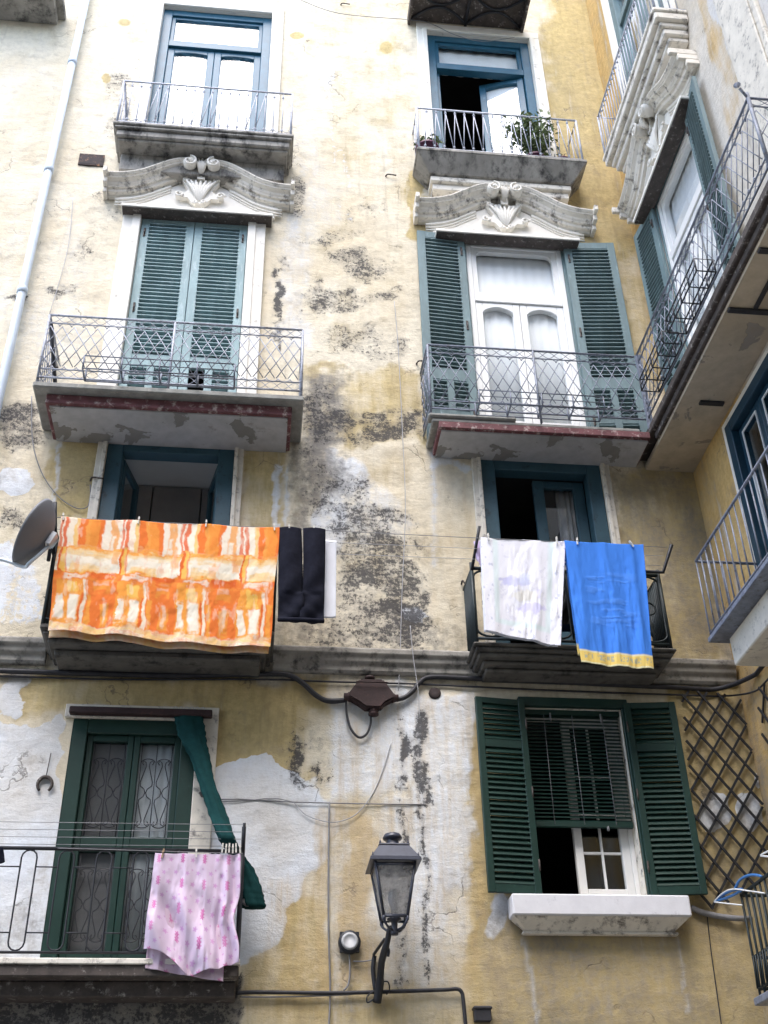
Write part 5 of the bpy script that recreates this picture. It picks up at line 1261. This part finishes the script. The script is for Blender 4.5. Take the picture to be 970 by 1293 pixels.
# ---- clothes pegs
def peg(u, v, w, tilt, mat, label, group):
    mb = MB(FRONT); Mx = T(u, v, w) @ Rw(tilt)
    for sg in (-1, 1):
        Q = Mx @ Ru(sg*.09)
        mb.box(-.0065, .0065, -.045, .03, sg*.006-.004, sg*.006+.004, Q)
    mb.tube([Mx @ Vector((-.008, 0, .012)), Mx @ Vector((.008, 0, .012))], .004, 5)
    o = mb.build('clothes_peg', M[mat], None); tag(o, label, 'clothes peg', group); return o
for px, py, ti, lab in ((80, 655, .1, 'clothes peg at the left corner of the orange cloth'), (175, 662, -.1, 'clothes peg a third of the way along the orange cloth'), (260, 668, -.05, 'clothes peg below the open window on the orange cloth'), (346, 673, .1, 'clothes peg at the right corner of the orange cloth'),
                        (365, 673, .05, 'clothes peg on the left ankle of the dark leggings'), (396, 674, -.08, 'clothes peg on the right ankle of the dark leggings')):
    u, v = on_line(px, py); peg(u, v, LW+.02, ti, 'peg', lab, 'pegs on the upper left laundry')
for px, py, ti, lab in ((615, 668, .05, 'clothes peg at the left corner of the white towel'), (702, 682, 0, 'clothes peg at the right corner of the white towel'), (728, 684, -.05, 'clothes peg near the left corner of the blue towel'), (796, 689, .5, 'tilted clothes peg near the right corner of the blue towel')):
    u, v = on_line(px, py); peg(u, v, LW+.03, ti, 'peg', lab, 'pegs on the towels')
u, v = px2(206, 1079, PW_); peg(u, v+.01, PW_+.02, -.15, 'peg_wood', 'brown wooden peg at the left corner of the pink sheet', 'pegs on the pink sheet')
u, v = px2(248, 1078, PW_); peg(u, v+.01, PW_+.02, .05, 'peg', 'pale peg at the middle of the pink sheet', 'pegs on the pink sheet')
for i, px in enumerate((281, 285.5, 289.5, 294, 298, 303)):
    u, v = px2(px, 1073+(i % 2), PW_); o = peg(u, v+.015, PW_+.025, -.06+.03*i, 'peg', 'one of the white pegs bunched at the right end of the pink sheet', 'white pegs bunched on the pink sheet')

# ---- washing lines
def cable(name, label, cat, pts, r, mat, group=None, frame=FRONT, n=5):
    mb = MB(frame); mb.tube(pts, r, n); o = mb.build(name, M[mat], None); tag(o, label, cat, group); return o
def sagline(A, B, sag, k=12): return [(A[0]+(B[0]-A[0])*i/k, A[1]+(B[1]-A[1])*i/k-sag*4*(i/k)*(1-i/k), A[2]+(B[2]-A[2])*i/k) for i in range(k+1)]
cable('washing_line', 'washing line carrying the orange cloth and both towels', 'washing line', sagline((LA[0], LA[1], LW), (LB[0], LB[1], LW), 0), .0035, 'cable_grey', 'washing lines between the upper balconies')
for i, (pl, pr_, w, lab) in enumerate((((69, 668), (838, 702), .60, 'empty washing line just below the loaded one'), ((67, 684), (834, 714), .56, 'lowest empty washing line between the two balconies'))):
    cable('washing_line', lab, 'washing line', sagline(at(*pl, w), at(*pr_, w), .012), .0028, 'wire', 'washing lines between the upper balconies')
for i in range(4):
    z = 4.66+.05*i; w = .40+.035*i
    cable('washing_line', ['lowest empty line over the lower left railing', 'second empty line up over the lower left railing', 'third empty line up over the lower left railing', 'topmost empty line over the lower left railing'][i], 'washing line', sagline((-6.4, z, w), (-.09, z, w), .01), .0028, 'cable_grey', 'washing lines over the lower railing')
cable('washing_line', 'line holding the pink sheet along the lower railing', 'washing line', sagline((-1.6, 4.60, PW_), (-.09, px2(300, 1079, PW_)[1]+.008, PW_), 0), .003, 'cable_grey', 'washing lines over the lower railing')

# ---- drainpipe
mb = MB(FRONT); mb.tube([(-2.955, 0, .09), (-2.955, 21.7, .09)], .05, 10)
dp = mb.build('drainpipe', M['pvc'], None); tag(dp, 'pale blue drainpipe running down the left of the wall', 'drainpipe')
for z in (6.2, 9.0, 11.2, 13.32, 15.55, 18.2):
    mb = MB(FRONT); mb.lathe([(.052, -.045), (.062, -.04), (.062, .03), (.056, .045)], 12, T(-2.955, z, .09), True, False); mb.box(-2.975, -2.935, z-.02, z+.02, 0, .045); mb.build('pipe_bracket', M['pvc'], dp)

# ---- cables on the wall
def pw(pts, w=.03): return [at(px, py, w) for px, py in pts]
def smooth(pts, k=5):
    out = []
    for i in range(len(pts)-1):
        p0, p1, p2, p3 = [Vector(pts[max(0, min(len(pts)-1, i+j))]) for j in (-1, 0, 1, 2)]
        for q in range(k):
            t = q/k; out.append(.5*((2*p1)+(-p0+p2)*t+(2*p0-5*p1+4*p2-p3)*t*t+(-p0+3*p1-3*p2+p3)*t**3))
    out.append(Vector(pts[-1])); return out
cable('power_cable', 'thick black cable under the string course left of the junction box', 'cable', smooth([(-6.9, at(0, 846)[1], .035)]+pw([(0, 847), (100, 850), (220, 853), (340, 851), (366, 853), (384, 864), (398, 877), (414, 885), (438, 884)], .035)), .026, 'cable', 'cables under the string course', n=7)
def s2f(p): return (p[0], p[2], -p[1])
sideA = [s2f(ats(948, 855, 4.71)), s2f(ats(962, 842, 4.71)), s2f(ats(1000, 790, 4.71))]
cable('power_cable', 'thick black cable under the string course right of the junction box', 'cable', smooth(pw([(496, 884), (510, 881), (521, 873), (530, 862), (545, 855), (600, 857), (740, 863), (850, 868), (905, 870)], .035)+sideA), .024, 'cable', 'cables under the string course', n=7)
sideB = [s2f(ats(950, 874, 4.72)), s2f(ats(966, 862, 4.72)), s2f(ats(1000, 822, 4.72))]
cable('power_cable', 'thin black wire just below the thick cables', 'cable', smooth([(-6.9, at(0, 857)[1], .02)]+pw([(0, 854), (140, 858), (330, 858), (420, 861), (530, 864), (700, 872), (870, 878), (915, 879)], .02)+sideB), .010, 'cable', 'cables under the string course')
for x in (395, 452, 505, 560, 615, 700, 780): pass
cable('power_cable', 'black cable looping below the junction box', 'cable', smooth(pw([(437, 886), (438, 902), (443, 920), (453, 931), (463, 927), (468, 914), (468, 902)], .04)), .012, 'cable', n=6)
cable('conduit', 'dark horizontal conduit behind the foot of the lamp', 'conduit', smooth(pw([(298, 1254), (330, 1253), (420, 1254), (500, 1252), (560, 1250), (577, 1249), (583, 1253), (585, 1262), (588, 1294), (592, 1350)], .03)), .017, 'cable', n=6)
cable('conduit', 'thin grey wire running under the dark conduit', 'conduit', smooth(pw([(305, 1259), (350, 1259), (420, 1257), (450, 1255)], .025)), .007, 'cable_grey')
cable('wire', 'dark vertical wire dropping left of the lamp', 'wire', smooth(pw([(416, 1013), (415, 1080), (415, 1170), (417, 1251), (415, 1300)], .012)), .008, 'cable_grey', n=4)
cable('wire', 'straight wire crossing from the green door to the lamp', 'wire', pw([(256, 1010), (300, 1009), (372, 1013), (460, 1015), (537, 1016)], .014), .006, 'cable_grey', n=4)
cable('wire', 'second strand beside the straight wire by the door', 'wire', smooth(pw([(258, 1012), (310, 1011), (345, 1008), (371, 1013)], .016)), .004, 'cable_grey', n=4)
cable('wire', 'slack wire sagging above the lamp', 'wire', smooth(pw([(371, 1013), (385, 1028), (405, 1036), (425, 1038), (450, 1028), (472, 1000), (486, 965), (494, 938)], .014)), .0045, 'wire', n=4)
cable('wire', 'pale wire hanging down the stained middle of the wall', 'wire', smooth(pw([(498, 380), (503, 440), (508, 540), (512, 640), (508, 740), (505, 835), (503, 872)], .03)), .004, 'wire', n=4)
cable('wire', 'short pale wire dropping past the string course', 'wire', smooth(pw([(518, 790), (522, 830), (528, 872), (530, 905)], .15)), .004, 'wire', n=4)
cable('wire', 'thin wire strung under the topmost balcony', 'wire', smooth(pw([(380, 0), (430, 17), (520, 25), (545, 30), (575, 44), (610, 52), (650, 47)], .05)), .006, 'cable_grey', n=4)
cable('wire', 'aerial lead curling from the wall down to the dish', 'wire', smooth(pw([(40, 500), (41, 555), (52, 595), (72, 625), (95, 641), (110, 640), (114, 626), (114, 612)], .02)), .006, 'cable_grey', n=4)
cable('wire', 'faint wire slanting across the wall left of the shut shutters', 'wire', smooth(pw([(92, 250), (88, 300), (78, 345), (62, 398)], .02)), .004, 'wire', n=4)
cable('conduit', 'grey pipe curving along the wall right of the white sill', 'conduit', smooth(pw([(873, 1146), (890, 1153), (915, 1158), (940, 1160)], .035)+[s2f(ats(975, 1158, 4.70)), s2f(ats(1010, 1150, 4.70))]), .026, 'cable_grey', n=7)
cable('wire', 'dark wire down the wall below the grey pipe', 'wire', smooth(pw([(893, 1155), (898, 1200), (905, 1250), (912, 1300)], .012)), .005, 'cable', n=4)

# ---- junction box
c = at(468, 882, 0); s = 1/118.0
mb = MB(FRONT)
out = [(-15, 13), (-13, 15), (13, 15), (15, 13), (25, 1), (25, -4), (15, -9), (10, -14), (-7, -14), (-15, -9), (-25, -4), (-25, 1)]
mb.prism([(c[0]+x*s, c[1]+y*s*1.2) for x, y in out], .0, .12)
jb = mb.build('junction_box', M['rust'], None, bevel=.014, segs=2); tag(jb, 'red brown cast iron junction box on the wall', 'junction box')
for sg in (-1, 1):
    mb = MB(FRONT); mb.lathe([(.05, 0), (.045, .02), (.036, .03), (.036, .06)], 12, T(c[0]+sg*.20, c[1]-.015, .055) @ Rw(-sg*PI/2)); mb.build('cable_gland', M['rust'], jb)
mb = MB(FRONT); mb.lathe([(.05, 0), (.045, -.03), (.04, -.035), (.05, -.04), (.05, -.055), (.02, -.06)], 12, T(c[0]+.02, c[1]-.14, .055)); mb.build('cable_gland', M['rust'], jb)
mb = MB(FRONT); mb.lathe([(.05, 0), (.05, .03), (.02, .045)], 10, T(c[0]-.01, c[1]+.17, .05)); mb.tube([(c[0]-.15, c[1]+.1, .152), (c[0]+.15, c[1]+.1, .152)], .008, 4); mb.build('lid_screw', M['rust'], jb)

# ---- round lamp-black switch box
c = at(441, 1191, 0)
mb = MB(FRONT); mb.lathe([(.095, 0), (.095, .05), (.085, .06)], 20, T(c[0], c[1], 0) @ Ru(PI/2)); sb = mb.build('switch_box', M['iron_black'], None); tag(sb, 'round black box with a pale grey cap left of the lamp', 'switch box')
mb = MB(FRONT); mb.lathe([(.07, .06), (.072, .068), (.062, .08), (.05, .08), (.045, .076), (0, .076)], 20, T(c[0], c[1], 0) @ Ru(PI/2)); mb.build('cap', M['meter'], sb)
mb = MB(FRONT)
for k in range(4):
    a = PI/4+k*PI/2; mb.box(c[0]+.095*math.cos(a)-.014, c[0]+.095*math.cos(a)+.014, c[1]+.095*math.sin(a)-.014, c[1]+.095*math.sin(a)+.014, 0, .05)
mb.build('lug', M['iron_black'], sb)
cable('wire', 'cable from the round box down to the conduit', 'wire', smooth(pw([(441, 1203), (442, 1225), (440, 1243), (434, 1251)], .02)), .008, 'cable_grey', n=5)
cable('wire', 'short cable from the round box across to the lamp bracket', 'wire', smooth(pw([(446, 1214), (460, 1214), (472, 1212)], .02)), .006, 'cable_grey', n=5)
c = at(608, 1282, 0); mb = MB(FRONT); mb.box(c[0]-.07, c[0]+.07, c[1]-.06, c[1]+.06, 0, .08); mb.box(c[0]-.08, c[0]+.08, c[1]+.03, c[1]+.055, .0, .09); o = mb.build('junction_box', M['cable'], None, bevel=.008); tag(o, 'small black box at the foot of the wall right of the conduit', 'junction box')

# ---- street lamp on its bracket
lc = at(495, 1095, .46); LU, LW2 = lc[0]+.01, .46
zb = at(495, 1092, .46)[1]
lamp = thing('street_lamp', 'black four sided wall lantern on a bent iron bracket', 'street lamp', (LU, -.2, 3.5))
def frust(mb, r0, v0, r1, v1, cu=LU, cw=LW2):
    vs = [(cu+sx*r0, v0, cw+sy*r0) for sx, sy in ((-1, -1), (1, -1), (1, 1), (-1, 1))]+[(cu+sx*r1, v1, cw+sy*r1) for sx, sy in ((-1, -1), (1, -1), (1, 1), (-1, 1))]
    return mb.add(vs, [(0, 1, 2, 3), (4, 7, 6, 5), (0, 4, 5, 1), (1, 5, 6, 2), (2, 6, 7, 3), (3, 7, 4, 0)])
zt = zb-.02; z0 = zt-.42; rt, rb = .165, .098
mb = MB(FRONT); frust(mb, .215, zt-.0, .21, zt+.03); frust(mb, .205, zt+.031, .125, zt+.15); frust(mb, .132, zt+.151, .128, zt+.165)
mb.lathe([(.085, 0), (.06, .03), (.05, .06), (.075, .065), (.085, .08), (.07, .11), (.03, .125), (0, .13)], 16, T(LU, zt+.165, LW2))
for sx in (-1, 1):
    for sy in (-1, 1): mb.lathe([(.014, 0), (.006, .03), (0, .045)], 6, T(LU+sx*.19, zt+.03, LW2+sy*.19)); mb.lathe([(.012, 0), (.005, .025), (0, .035)], 6, T(LU+sx*.118, zt+.165, LW2+sy*.118))
mb.build('roof', M['lamp'], lamp, bevel=.004)
mb = MB(FRONT)
for sx in (-1, 1):
    for sy in (-1, 1): mb.tube([(LU+sx*rb, z0, LW2+sy*rb), (LU+sx*rt, zt-.0, LW2+sy*rt)], .013, 4)
for r_, z_ in ((rb, z0), (rt, zt-.02)):
    mb.tube([(LU-r_, z_, LW2-r_), (LU+r_, z_, LW2-r_), (LU+r_, z_, LW2+r_), (LU-r_, z_, LW2+r_)], .014, 4, closed=True)
mb.build('cage', M['lamp'], lamp)
for k in range(4):
    a = k*PI/2; ca, sa = round(math.cos(a)), round(math.sin(a)); e = .006
    q = [(-1, rb, z0+.012), (1, rb, z0+.012), (1, rt, zt-.02), (-1, rt, zt-.02)]
    pts = []
    for sx, r_, z_ in q:
        x, y = sx*(r_-.008), r_-.004; pts.append((LU+x*ca-y*sa, z_, LW2+x*sa+y*ca))
    mb = MB(FRONT); mb.add(pts, [(0, 1, 2, 3)]); mb.build('pane', M['frost'], lamp, solid=.003)
mb = MB(FRONT); mb.lathe([(.025, 0), (.03, .05), (.05, .12), (.045, .19), (0, .22)], 12, T(LU, z0+.03, LW2)); mb.build('bulb', M['meter'], lamp)
mb = MB(FRONT); mb.lathe([(.03, -.13), (.035, -.11), (.026, -.09), (.026, -.03), (.06, -.01), (.06, .0)], 12, T(LU, z0, LW2))
for sx in (-1, 1):
    for sy in (-1, 1): mb.tube([(LU+sx*rb*.95, z0-.005, LW2+sy*rb*.95), (LU+sx*rb*.9, z0-.05, LW2+sy*rb*.9), (LU+sx*rb*.55, z0-.085, LW2+sy*rb*.55), (LU+sx*.02, z0-.095, LW2+sy*.02)], .011, 5); mb.lathe([(.012, 0), (.012, -.03), (0, -.045)], 6, T(LU+sx*rb, z0, LW2+sy*rb))
mb.build('crown', M['lamp'], lamp)
f0 = at(493, 1172, .44); f1 = at(489, 1190, .38); f2 = at(482, 1215, .22); f3 = at(480, 1240, .1); f4 = at(476, 1266, .03)
mb = MB(FRONT); mb.tube(smooth([(LU, z0-.11, LW2), f0, f1, f2, f3, f4], 4), [.024]*9+[.03]*7+[.036]*5, 8)
mb.tube(smooth([at(488, 1192, .36), at(491, 1200, .34), at(490, 1208, .32)]), .012, 5)
mb.tube(smooth([at(472, 1206, .03), at(476, 1200, .15), at(486, 1186, .34)]), .014, 5); mb.tube(smooth([at(473, 1207, .02), at(471, 1225, .02), at(474, 1250, .02)]), .02, 5)
mb.tube(smooth([at(482, 1240, .08), at(490, 1240, .08), at(492, 1250, .06), at(488, 1256, .05)]), .006, 4); mb.tube(smooth([at(472, 1252, .05), at(464, 1258, .06), at(464, 1266, .06), at(472, 1262, .05)]), .006, 4)
mb.build('bracket', M['iron_black'], lamp)

# ---- satellite dish
dc = at(49, 676, .72)
nrm = CM.T @ np.array([-.91, .40, .07]); nrm = Vector(nrm).normalized()
nf_ = Vector((nrm.x, nrm.z, -nrm.y))      # into (u, v, w)
R3 = nf_.to_track_quat('Y', 'X').to_matrix().to_4x4()
dish = thing('satellite_dish', 'grey satellite dish seen from behind, clamped to the left balcony post', 'satellite dish', (dc[0], -dc[2], dc[1]-.4))
Mx = T(*dc) @ R3
mb = MB(FRONT); prof = [(r_*.345, .15*(r_)**2-.09) for r_ in (0.02, .2, .4, .6, .8, .92, 1.0)]
mb.lathe(prof+[(.351, .062), (.345, .044)]+[(r_*.345, .15*(r_)**2-.108) for r_ in (.97, .8, .6, .4, .2, .02)], 40, Mx)
mb.build('reflector', M['dish'], dish)
pole_t = at(66, 655, .62); pole_b = at(70, 716, .60)
mb = MB(FRONT); mb.tube([at(62, 650, .60), at(68, 700, .6)], .02, 6)
mb.tube([at(61, 708, .66), at(64, 690, .66)], .018, 8); mb.build('mast', M['iron_black'], dish)
mb = MB(FRONT)
q = Mx @ Vector((0, -.13, 0)); t_ = Vector(at(66, 688, .62))
mb.tube([q, t_], .03, 6); mb.box(-.07, .07, -.16, -.11, -.07, .07, Mx); mb.tube([q+Vector((0, .05, 0)), t_+Vector((0, .06, 0))], .014, 5)
mb.build('clamp', M['steel'], dish, bevel=.004)
arm0 = Vector(at(30, 716, .70)); mb = MB(FRONT); mb.tube(smooth([q-Vector((0.0, .04, 0)), Vector(at(38, 710, .78)), arm0, Vector(at(8, 708, .70)), Vector(at(-35, 698, .70))]), .017, 6); mb.build('feed_arm', M['pvc'], dish)
mb = MB(FRONT); e = Vector(at(-38, 697, .70)); mb.lathe([(.03, -.06), (.04, 0), (.03, .06)], 10, T(*e)); mb.build('receiver', M['meter'], dish)

# ---- trellises
def clip_line(poly, p, d):
    n = len(poly); ts = []
    for i in range(n):
        a, b = poly[i], poly[(i+1) % n]
        ex, ey = b[0]-a[0], b[1]-a[1]; den = d[0]*ey-d[1]*ex
        if abs(den) < 1e-9: continue
        t = ((a[0]-p[0])*ey-(a[1]-p[1])*ex)/den; s_ = ((a[0]-p[0])*d[1]-(a[1]-p[1])*d[0])/den
        if -1e-9 <= s_ < 1: ts.append(t)
    ts.sort(); return [(ts[i], ts[i+1]) for i in range(0, len(ts)-1, 2)]
def trellis(frame, poly, m, dz, label):
    o = None
    for fam, sg in enumerate((1, -1)):
        mb = MB(frame); w = .022+.016*fam
        for k in range(-70, 110):
            p = (poly[0][0], poly[0][1]-6+dz*k); d = Vector((1, sg*m)).normalized()
            for t0, t1 in clip_line(poly, p, d):
                if t1-t0 < .06: continue
                t0 -= .035; t1 += .035; a = (p[0]+d.x*t0, p[1]+d.y*t0); b = (p[0]+d.x*t1, p[1]+d.y*t1); nx, ny = -d.y*.011, d.x*.011
                mb.prism([(a[0]+nx, a[1]+ny), (a[0]-nx, a[1]-ny), (b[0]-nx, b[1]-ny), (b[0]+nx, b[1]+ny)], w-.007, w+.007)
        if o is None: o = mb.build('trellis', M['iron_black'], None); tag(o, label, 'trellis')
        else: mb.build('crossing_laths', M['iron_black'], o)
P_ = [at(px, py)[:2] for px, py in ((862, 876), (932, 883), (940, 925), (953, 985), (965, 1050), (973, 1090), (945, 1118), (908, 1142), (888, 1147), (884, 1120), (876, 1010), (868, 940))]
trellis(FRONT, P_, 1.40, .27, 'black diamond trellis on the wall right of the green shutters')
sp_ = [(lambda q: (-q[1], q[2]))(ats(px, py, 4.72)) for px, py in ((957, 874), (975, 858), (1010, 830), (1020, 960), (985, 952), (967, 942))]
trellis(SIDE_L, sp_, 1.40, .305, 'black diamond trellis round the corner on the side wall')

# ---- flower pots on the high right balcony
def pot(cu, cv, cw, r, h, label, spread, height, leaves, mat, seed, group):
    t = thing('flower_pot', label, 'flower pot', (cu, -cw, cv), group)
    mb = MB(FRONT); mb.lathe([(r*.72, 0), (r*.95, h*.8), (r*1.08, h*.82), (r*1.08, h), (r*.95, h), (r*.9, h*.86), (0, h*.86)], 16, T(cu, cv, cw)); mb.build('pot', M['terracotta'], t)
    mb = MB(FRONT); mb.lathe([(r*.9, h*.84), (r*.9, h*.88), (0, h*.9)], 12, T(cu, cv, cw)); mb.build('soil', M['earth'], t)
    rr = random.Random(seed)
    st = MB(FRONT); lf = MB(FRONT)
    nst = max(3, leaves//30)
    tips = []
    for i in range(nst):
        a = rr.uniform(0, 2*PI); d = rr.uniform(.2, 1)*spread; hh = height*rr.uniform(.55, 1)*(1-.25*d/spread)
        p = [Vector((cu, cv+h*.85, cw)), Vector((cu+math.cos(a)*d*.35, cv+h+hh*.5, cw+math.sin(a)*d*.35*.6)), Vector((cu+math.cos(a)*d, cv+h+hh, cw+math.sin(a)*d*.6))]
        st.tube(smooth(p, 4), [.008*(1-.08*k) for k in range(9)], 4); tips.append(p)
    for i in range(leaves):
        p = rr.choice(tips); f = rr.uniform(.35, 1.05); b = p[1].lerp(p[2], min(1, max(0, (f-.5)*2))) if f > .5 else p[0].lerp(p[1], f*2)
        c = b+Vector((rr.gauss(0, .05), rr.gauss(0, .045), rr.gauss(0, .05)))*(.6+spread)
        ax = Vector((rr.uniform(-1, 1), rr.uniform(-.6, 1), rr.uniform(-1, 1))).normalized(); bx = ax.orthogonal().normalized(); L_ = rr.uniform(.035, .065); W_ = L_*.34
        n_ = ax.cross(bx)
        lf.add([c-ax*L_, c+bx*W_+n_*.006, c+ax*L_, c-bx*W_+n_*.006], [(0, 1, 2, 3)])
    st.build('stem', M['leaf_dark'], t); lf.build('foliage', M[mat], t)
fz = 13.862
a = at(541, 184, .26); pot(a[0]-.02, fz, .27, .15, .19, 'plum pot with low green leaves at the left balcony corner', .22, .26, 150, 'leaf', 5, 'flower pots on the high balcony')
a = at(672, 194, .24); pot(a[0]+.02, fz, .25, .13, .17, 'plum pot with a tall feathery shrub on the high balcony', (.46), .95, 900, 'leaf', 8, 'flower pots on the high balcony')
a = at(707, 204, .24); pot(a[0]+.02, fz, .26, .11, .14, 'low plum pot, nearly bare, at the right balcony corner', .10, .08, 30, 'leaf_dark', 11, 'flower pots on the high balcony')

# ---- odds and ends on the wall
c0 = at(101, 194); c1 = at(130, 210); mb = MB(FRONT); mb.box(c0[0], c1[0], c1[1], c0[1], -.02, .008); mb.box(c0[0]+.02, c1[0]-.02, c1[1]+.02, c0[1]-.02, .0082, .010); o = mb.build('vent_plate', M['rust_bright'], None, bevel=.004); tag(o, 'square rusty plate on the wall by the left pediment', 'plate')
c = at(57, 992); mb = MB(FRONT); mb.tube([(c[0]+.062*math.cos(t), c[1]+.07*math.sin(t), .025) for t in [(-.9+4.94*i/14) for i in range(15)]], [.012+.006*math.sin(PI*i/14) for i in range(15)], 6); mb.tube([(c[0], c[1]+.07, .02), (c[0]+.01, c[1]+.3, .012)], .004, 4); o = mb.build('horseshoe', M['dark_band'], None); tag(o, 'old iron horseshoe hung on the white wall left of the door', 'horseshoe')
def hook(px, py, L_, label, up=True):
    c = at(px, py); mb = MB(FRONT); mb.tube(smooth([(c[0], c[1], -.01), (c[0], c[1], L_), (c[0]+.02, c[1]-.04, L_+.02), (c[0]+.05, c[1]-.03, L_+.02), (c[0]+.05, c[1]+.02, L_+.02)] if up else [(c[0], c[1], -.01), (c[0]+.03, c[1], L_), (c[0]+.14, c[1]-.01, L_)]), .010, 5); o = mb.build('wall_hook', M['dark_band'], None); tag(o, label, 'hook')
hook(253, 1004, .06, 'iron hook on the door surround by the green cloth'); hook(487, 222, .03, 'rusty iron peg in the plaster left of the right pediment', False); hook(526, 459, .05, 'iron hook beside the open left shutter', False); hook(583, 737, .06, 'iron hook by the towel balcony'); hook(114, 606, .05, 'iron hook where the aerial lead ends', False); hook(58, 465, .04, 'iron peg left of the pale shutters', False); hook(430, 6, .03, 'iron peg near the top of the wall', False)
# insulator plate right of the junction box
c = at(549, 876); mb = MB(FRONT); mb.lathe([(.06, 0), (.06, .015), (.045, .02), (0, .02)], 12, T(c[0], c[1], 0) @ Ru(PI/2)); o = mb.build('wall_plate', M['rust_bright'], None); tag(o, 'round rusty plate right of the junction box', 'plate')

# ---- hangers at the bottom right balcony
def tubes_side(name, mat, label, paths, r):
    mb = MB(WORLD)
    for p in paths: mb.tube(smooth([ats(px, py, X) for px, py, X in p]), r, 6)
    o = mb.build(name, M[mat], None); tag(o, label, 'hanger', 'hangers on the bottom right balcony'); return o
tubes_side('clothes_hanger', 'blue_plastic', 'blue plastic hanger on the bottom right balcony rail', [[(903, 1139, 3.98), (912, 1131, 4.0), (926, 1124, 4.02), (938, 1123, 4.05)], [(928, 1124, 4.02), (934, 1112, 4.04), (944, 1106, 4.06), (954, 1105, 4.08), (962, 1107, 4.08)], [(903, 1139, 3.98), (925, 1131, 4.02), (938, 1123, 4.05)]], .012)
tubes_side('clothes_hanger', 'white_paint', 'white wire hanger tangled with the blue one', [[(902, 1139, 3.96), (918, 1141, 3.98), (937, 1143, 4.0)], [(902, 1138, 3.96), (914, 1127, 3.98), (926, 1123, 4.0), (945, 1125, 4.03), (966, 1128, 4.06)]], .006)
tubes_side('clothes_hanger', 'white_paint', 'white hanger cut by the right edge of the view', [[(961, 1080, 4.1), (968, 1076, 4.1), (985, 1070, 4.1)], [(961, 1081, 4.1), (985, 1083, 4.1)]], .008)

# ---- setting: paving, and an unseen house added across the alley to shade the lower front
mb = MB(WORLD); mb.add([(-60, -60, 0), (60, -60, 0), (60, 40, 0), (-60, 40, 0)], [(0, 1, 2, 3)]); g = mb.build('ground', M['asphalt'], None); g['kind'] = 'structure'

OB = thing('shading_house', 'unseen dark house added across the alley to shade the lower front', 'building', (0, -13, 0))
HO = 18.0
mb = MB(WORLD); mb.box(-16, 12, -14, -13, 0, HO); mb.build('wall', M['opposite'], OB)
mb = MB(WORLD); mb.box(-16.3, 12.3, -14.2, -12.7, HO, HO+.3); mb.build('eaves', M['cornice'], OB, bevel=.02)
for fl in range(3):
    for k in range(8):
        u = -13.5+3.1*k; z = 1.2+4.0*fl
        mb = MB(WORLD); mb.box(u-.75, u+.75, -12.999, -12.96, z, z+2.5); w_ = mb.build('window', M['green'], OB)
        for sg in (-1, 1):
            mb = MB(WORLD); mb.box(u+sg*.36-.30, u+sg*.36+.30, -12.958, -12.94, z+.15, z+2.35); mb.build('pane', M['dark_room'], w_)
# =================================================================== light, sky, camera
W = bpy.data.worlds.new('World'); S.world = W; W.use_nodes = True
nt = W.node_tree; bg = nt.nodes['Background']
sky = nt.nodes.new('ShaderNodeTexSky'); sky.sky_type = 'NISHITA'; sky.sun_disc = False
SUN_EL, SUN_AZ = math.radians(62), math.radians(200)   # azimuth clockwise from +y
sky.sun_elevation = SUN_EL; sky.sun_rotation = SUN_AZ; sky.air_density = 1.0; sky.dust_density = 2.0; sky.ozone_density = 1.0
hs = nt.nodes.new('ShaderNodeHueSaturation'); hs.inputs['Saturation'].default_value = .95
nt.links.new(sky.outputs[0], hs.inputs['Color']); nt.links.new(hs.outputs[0], bg.inputs['Color']); bg.inputs['Strength'].default_value = .15
ld = bpy.data.lights.new('sun', 'SUN'); ld.energy = .5; ld.angle = math.radians(40); ld.color = (1, .98, .95)
lo = bpy.data.objects.new('sun', ld); COL.objects.link(lo)
d = Vector((math.sin(SUN_AZ)*math.cos(SUN_EL), math.cos(SUN_AZ)*math.cos(SUN_EL), math.sin(SUN_EL)))
lo.rotation_euler = (-d).to_track_quat('-Z', 'Y').to_euler(); lo.location = d*40

cd_ = bpy.data.cameras.new('camera'); cam = bpy.data.objects.new('camera', cd_); COL.objects.link(cam)
R = Matrix((CM[0].tolist(), CM[1].tolist(), (-CM[2]).tolist())).transposed()
cam.matrix_world = Matrix.Translation(CAM.tolist()) @ R.to_4x4()
cd_.sensor_fit = 'HORIZONTAL'; cd_.sensor_width = 36; cd_.lens = FPX/PW*36; cd_.clip_start = .05; cd_.clip_end = 500
S.camera = cam
S.view_settings.view_transform = 'Standard'; S.view_settings.look = 'None'; S.view_settings.gamma = 1; S.view_settings.use_curve_mapping = False
S.view_settings.exposure = 2.28
S.render.engine = 'CYCLES'; S.cycles.use_denoising = True; S.cycles.max_bounces = 6; S.cycles.transparent_max_bounces = 12
S.cycles.sample_clamp_indirect = 6
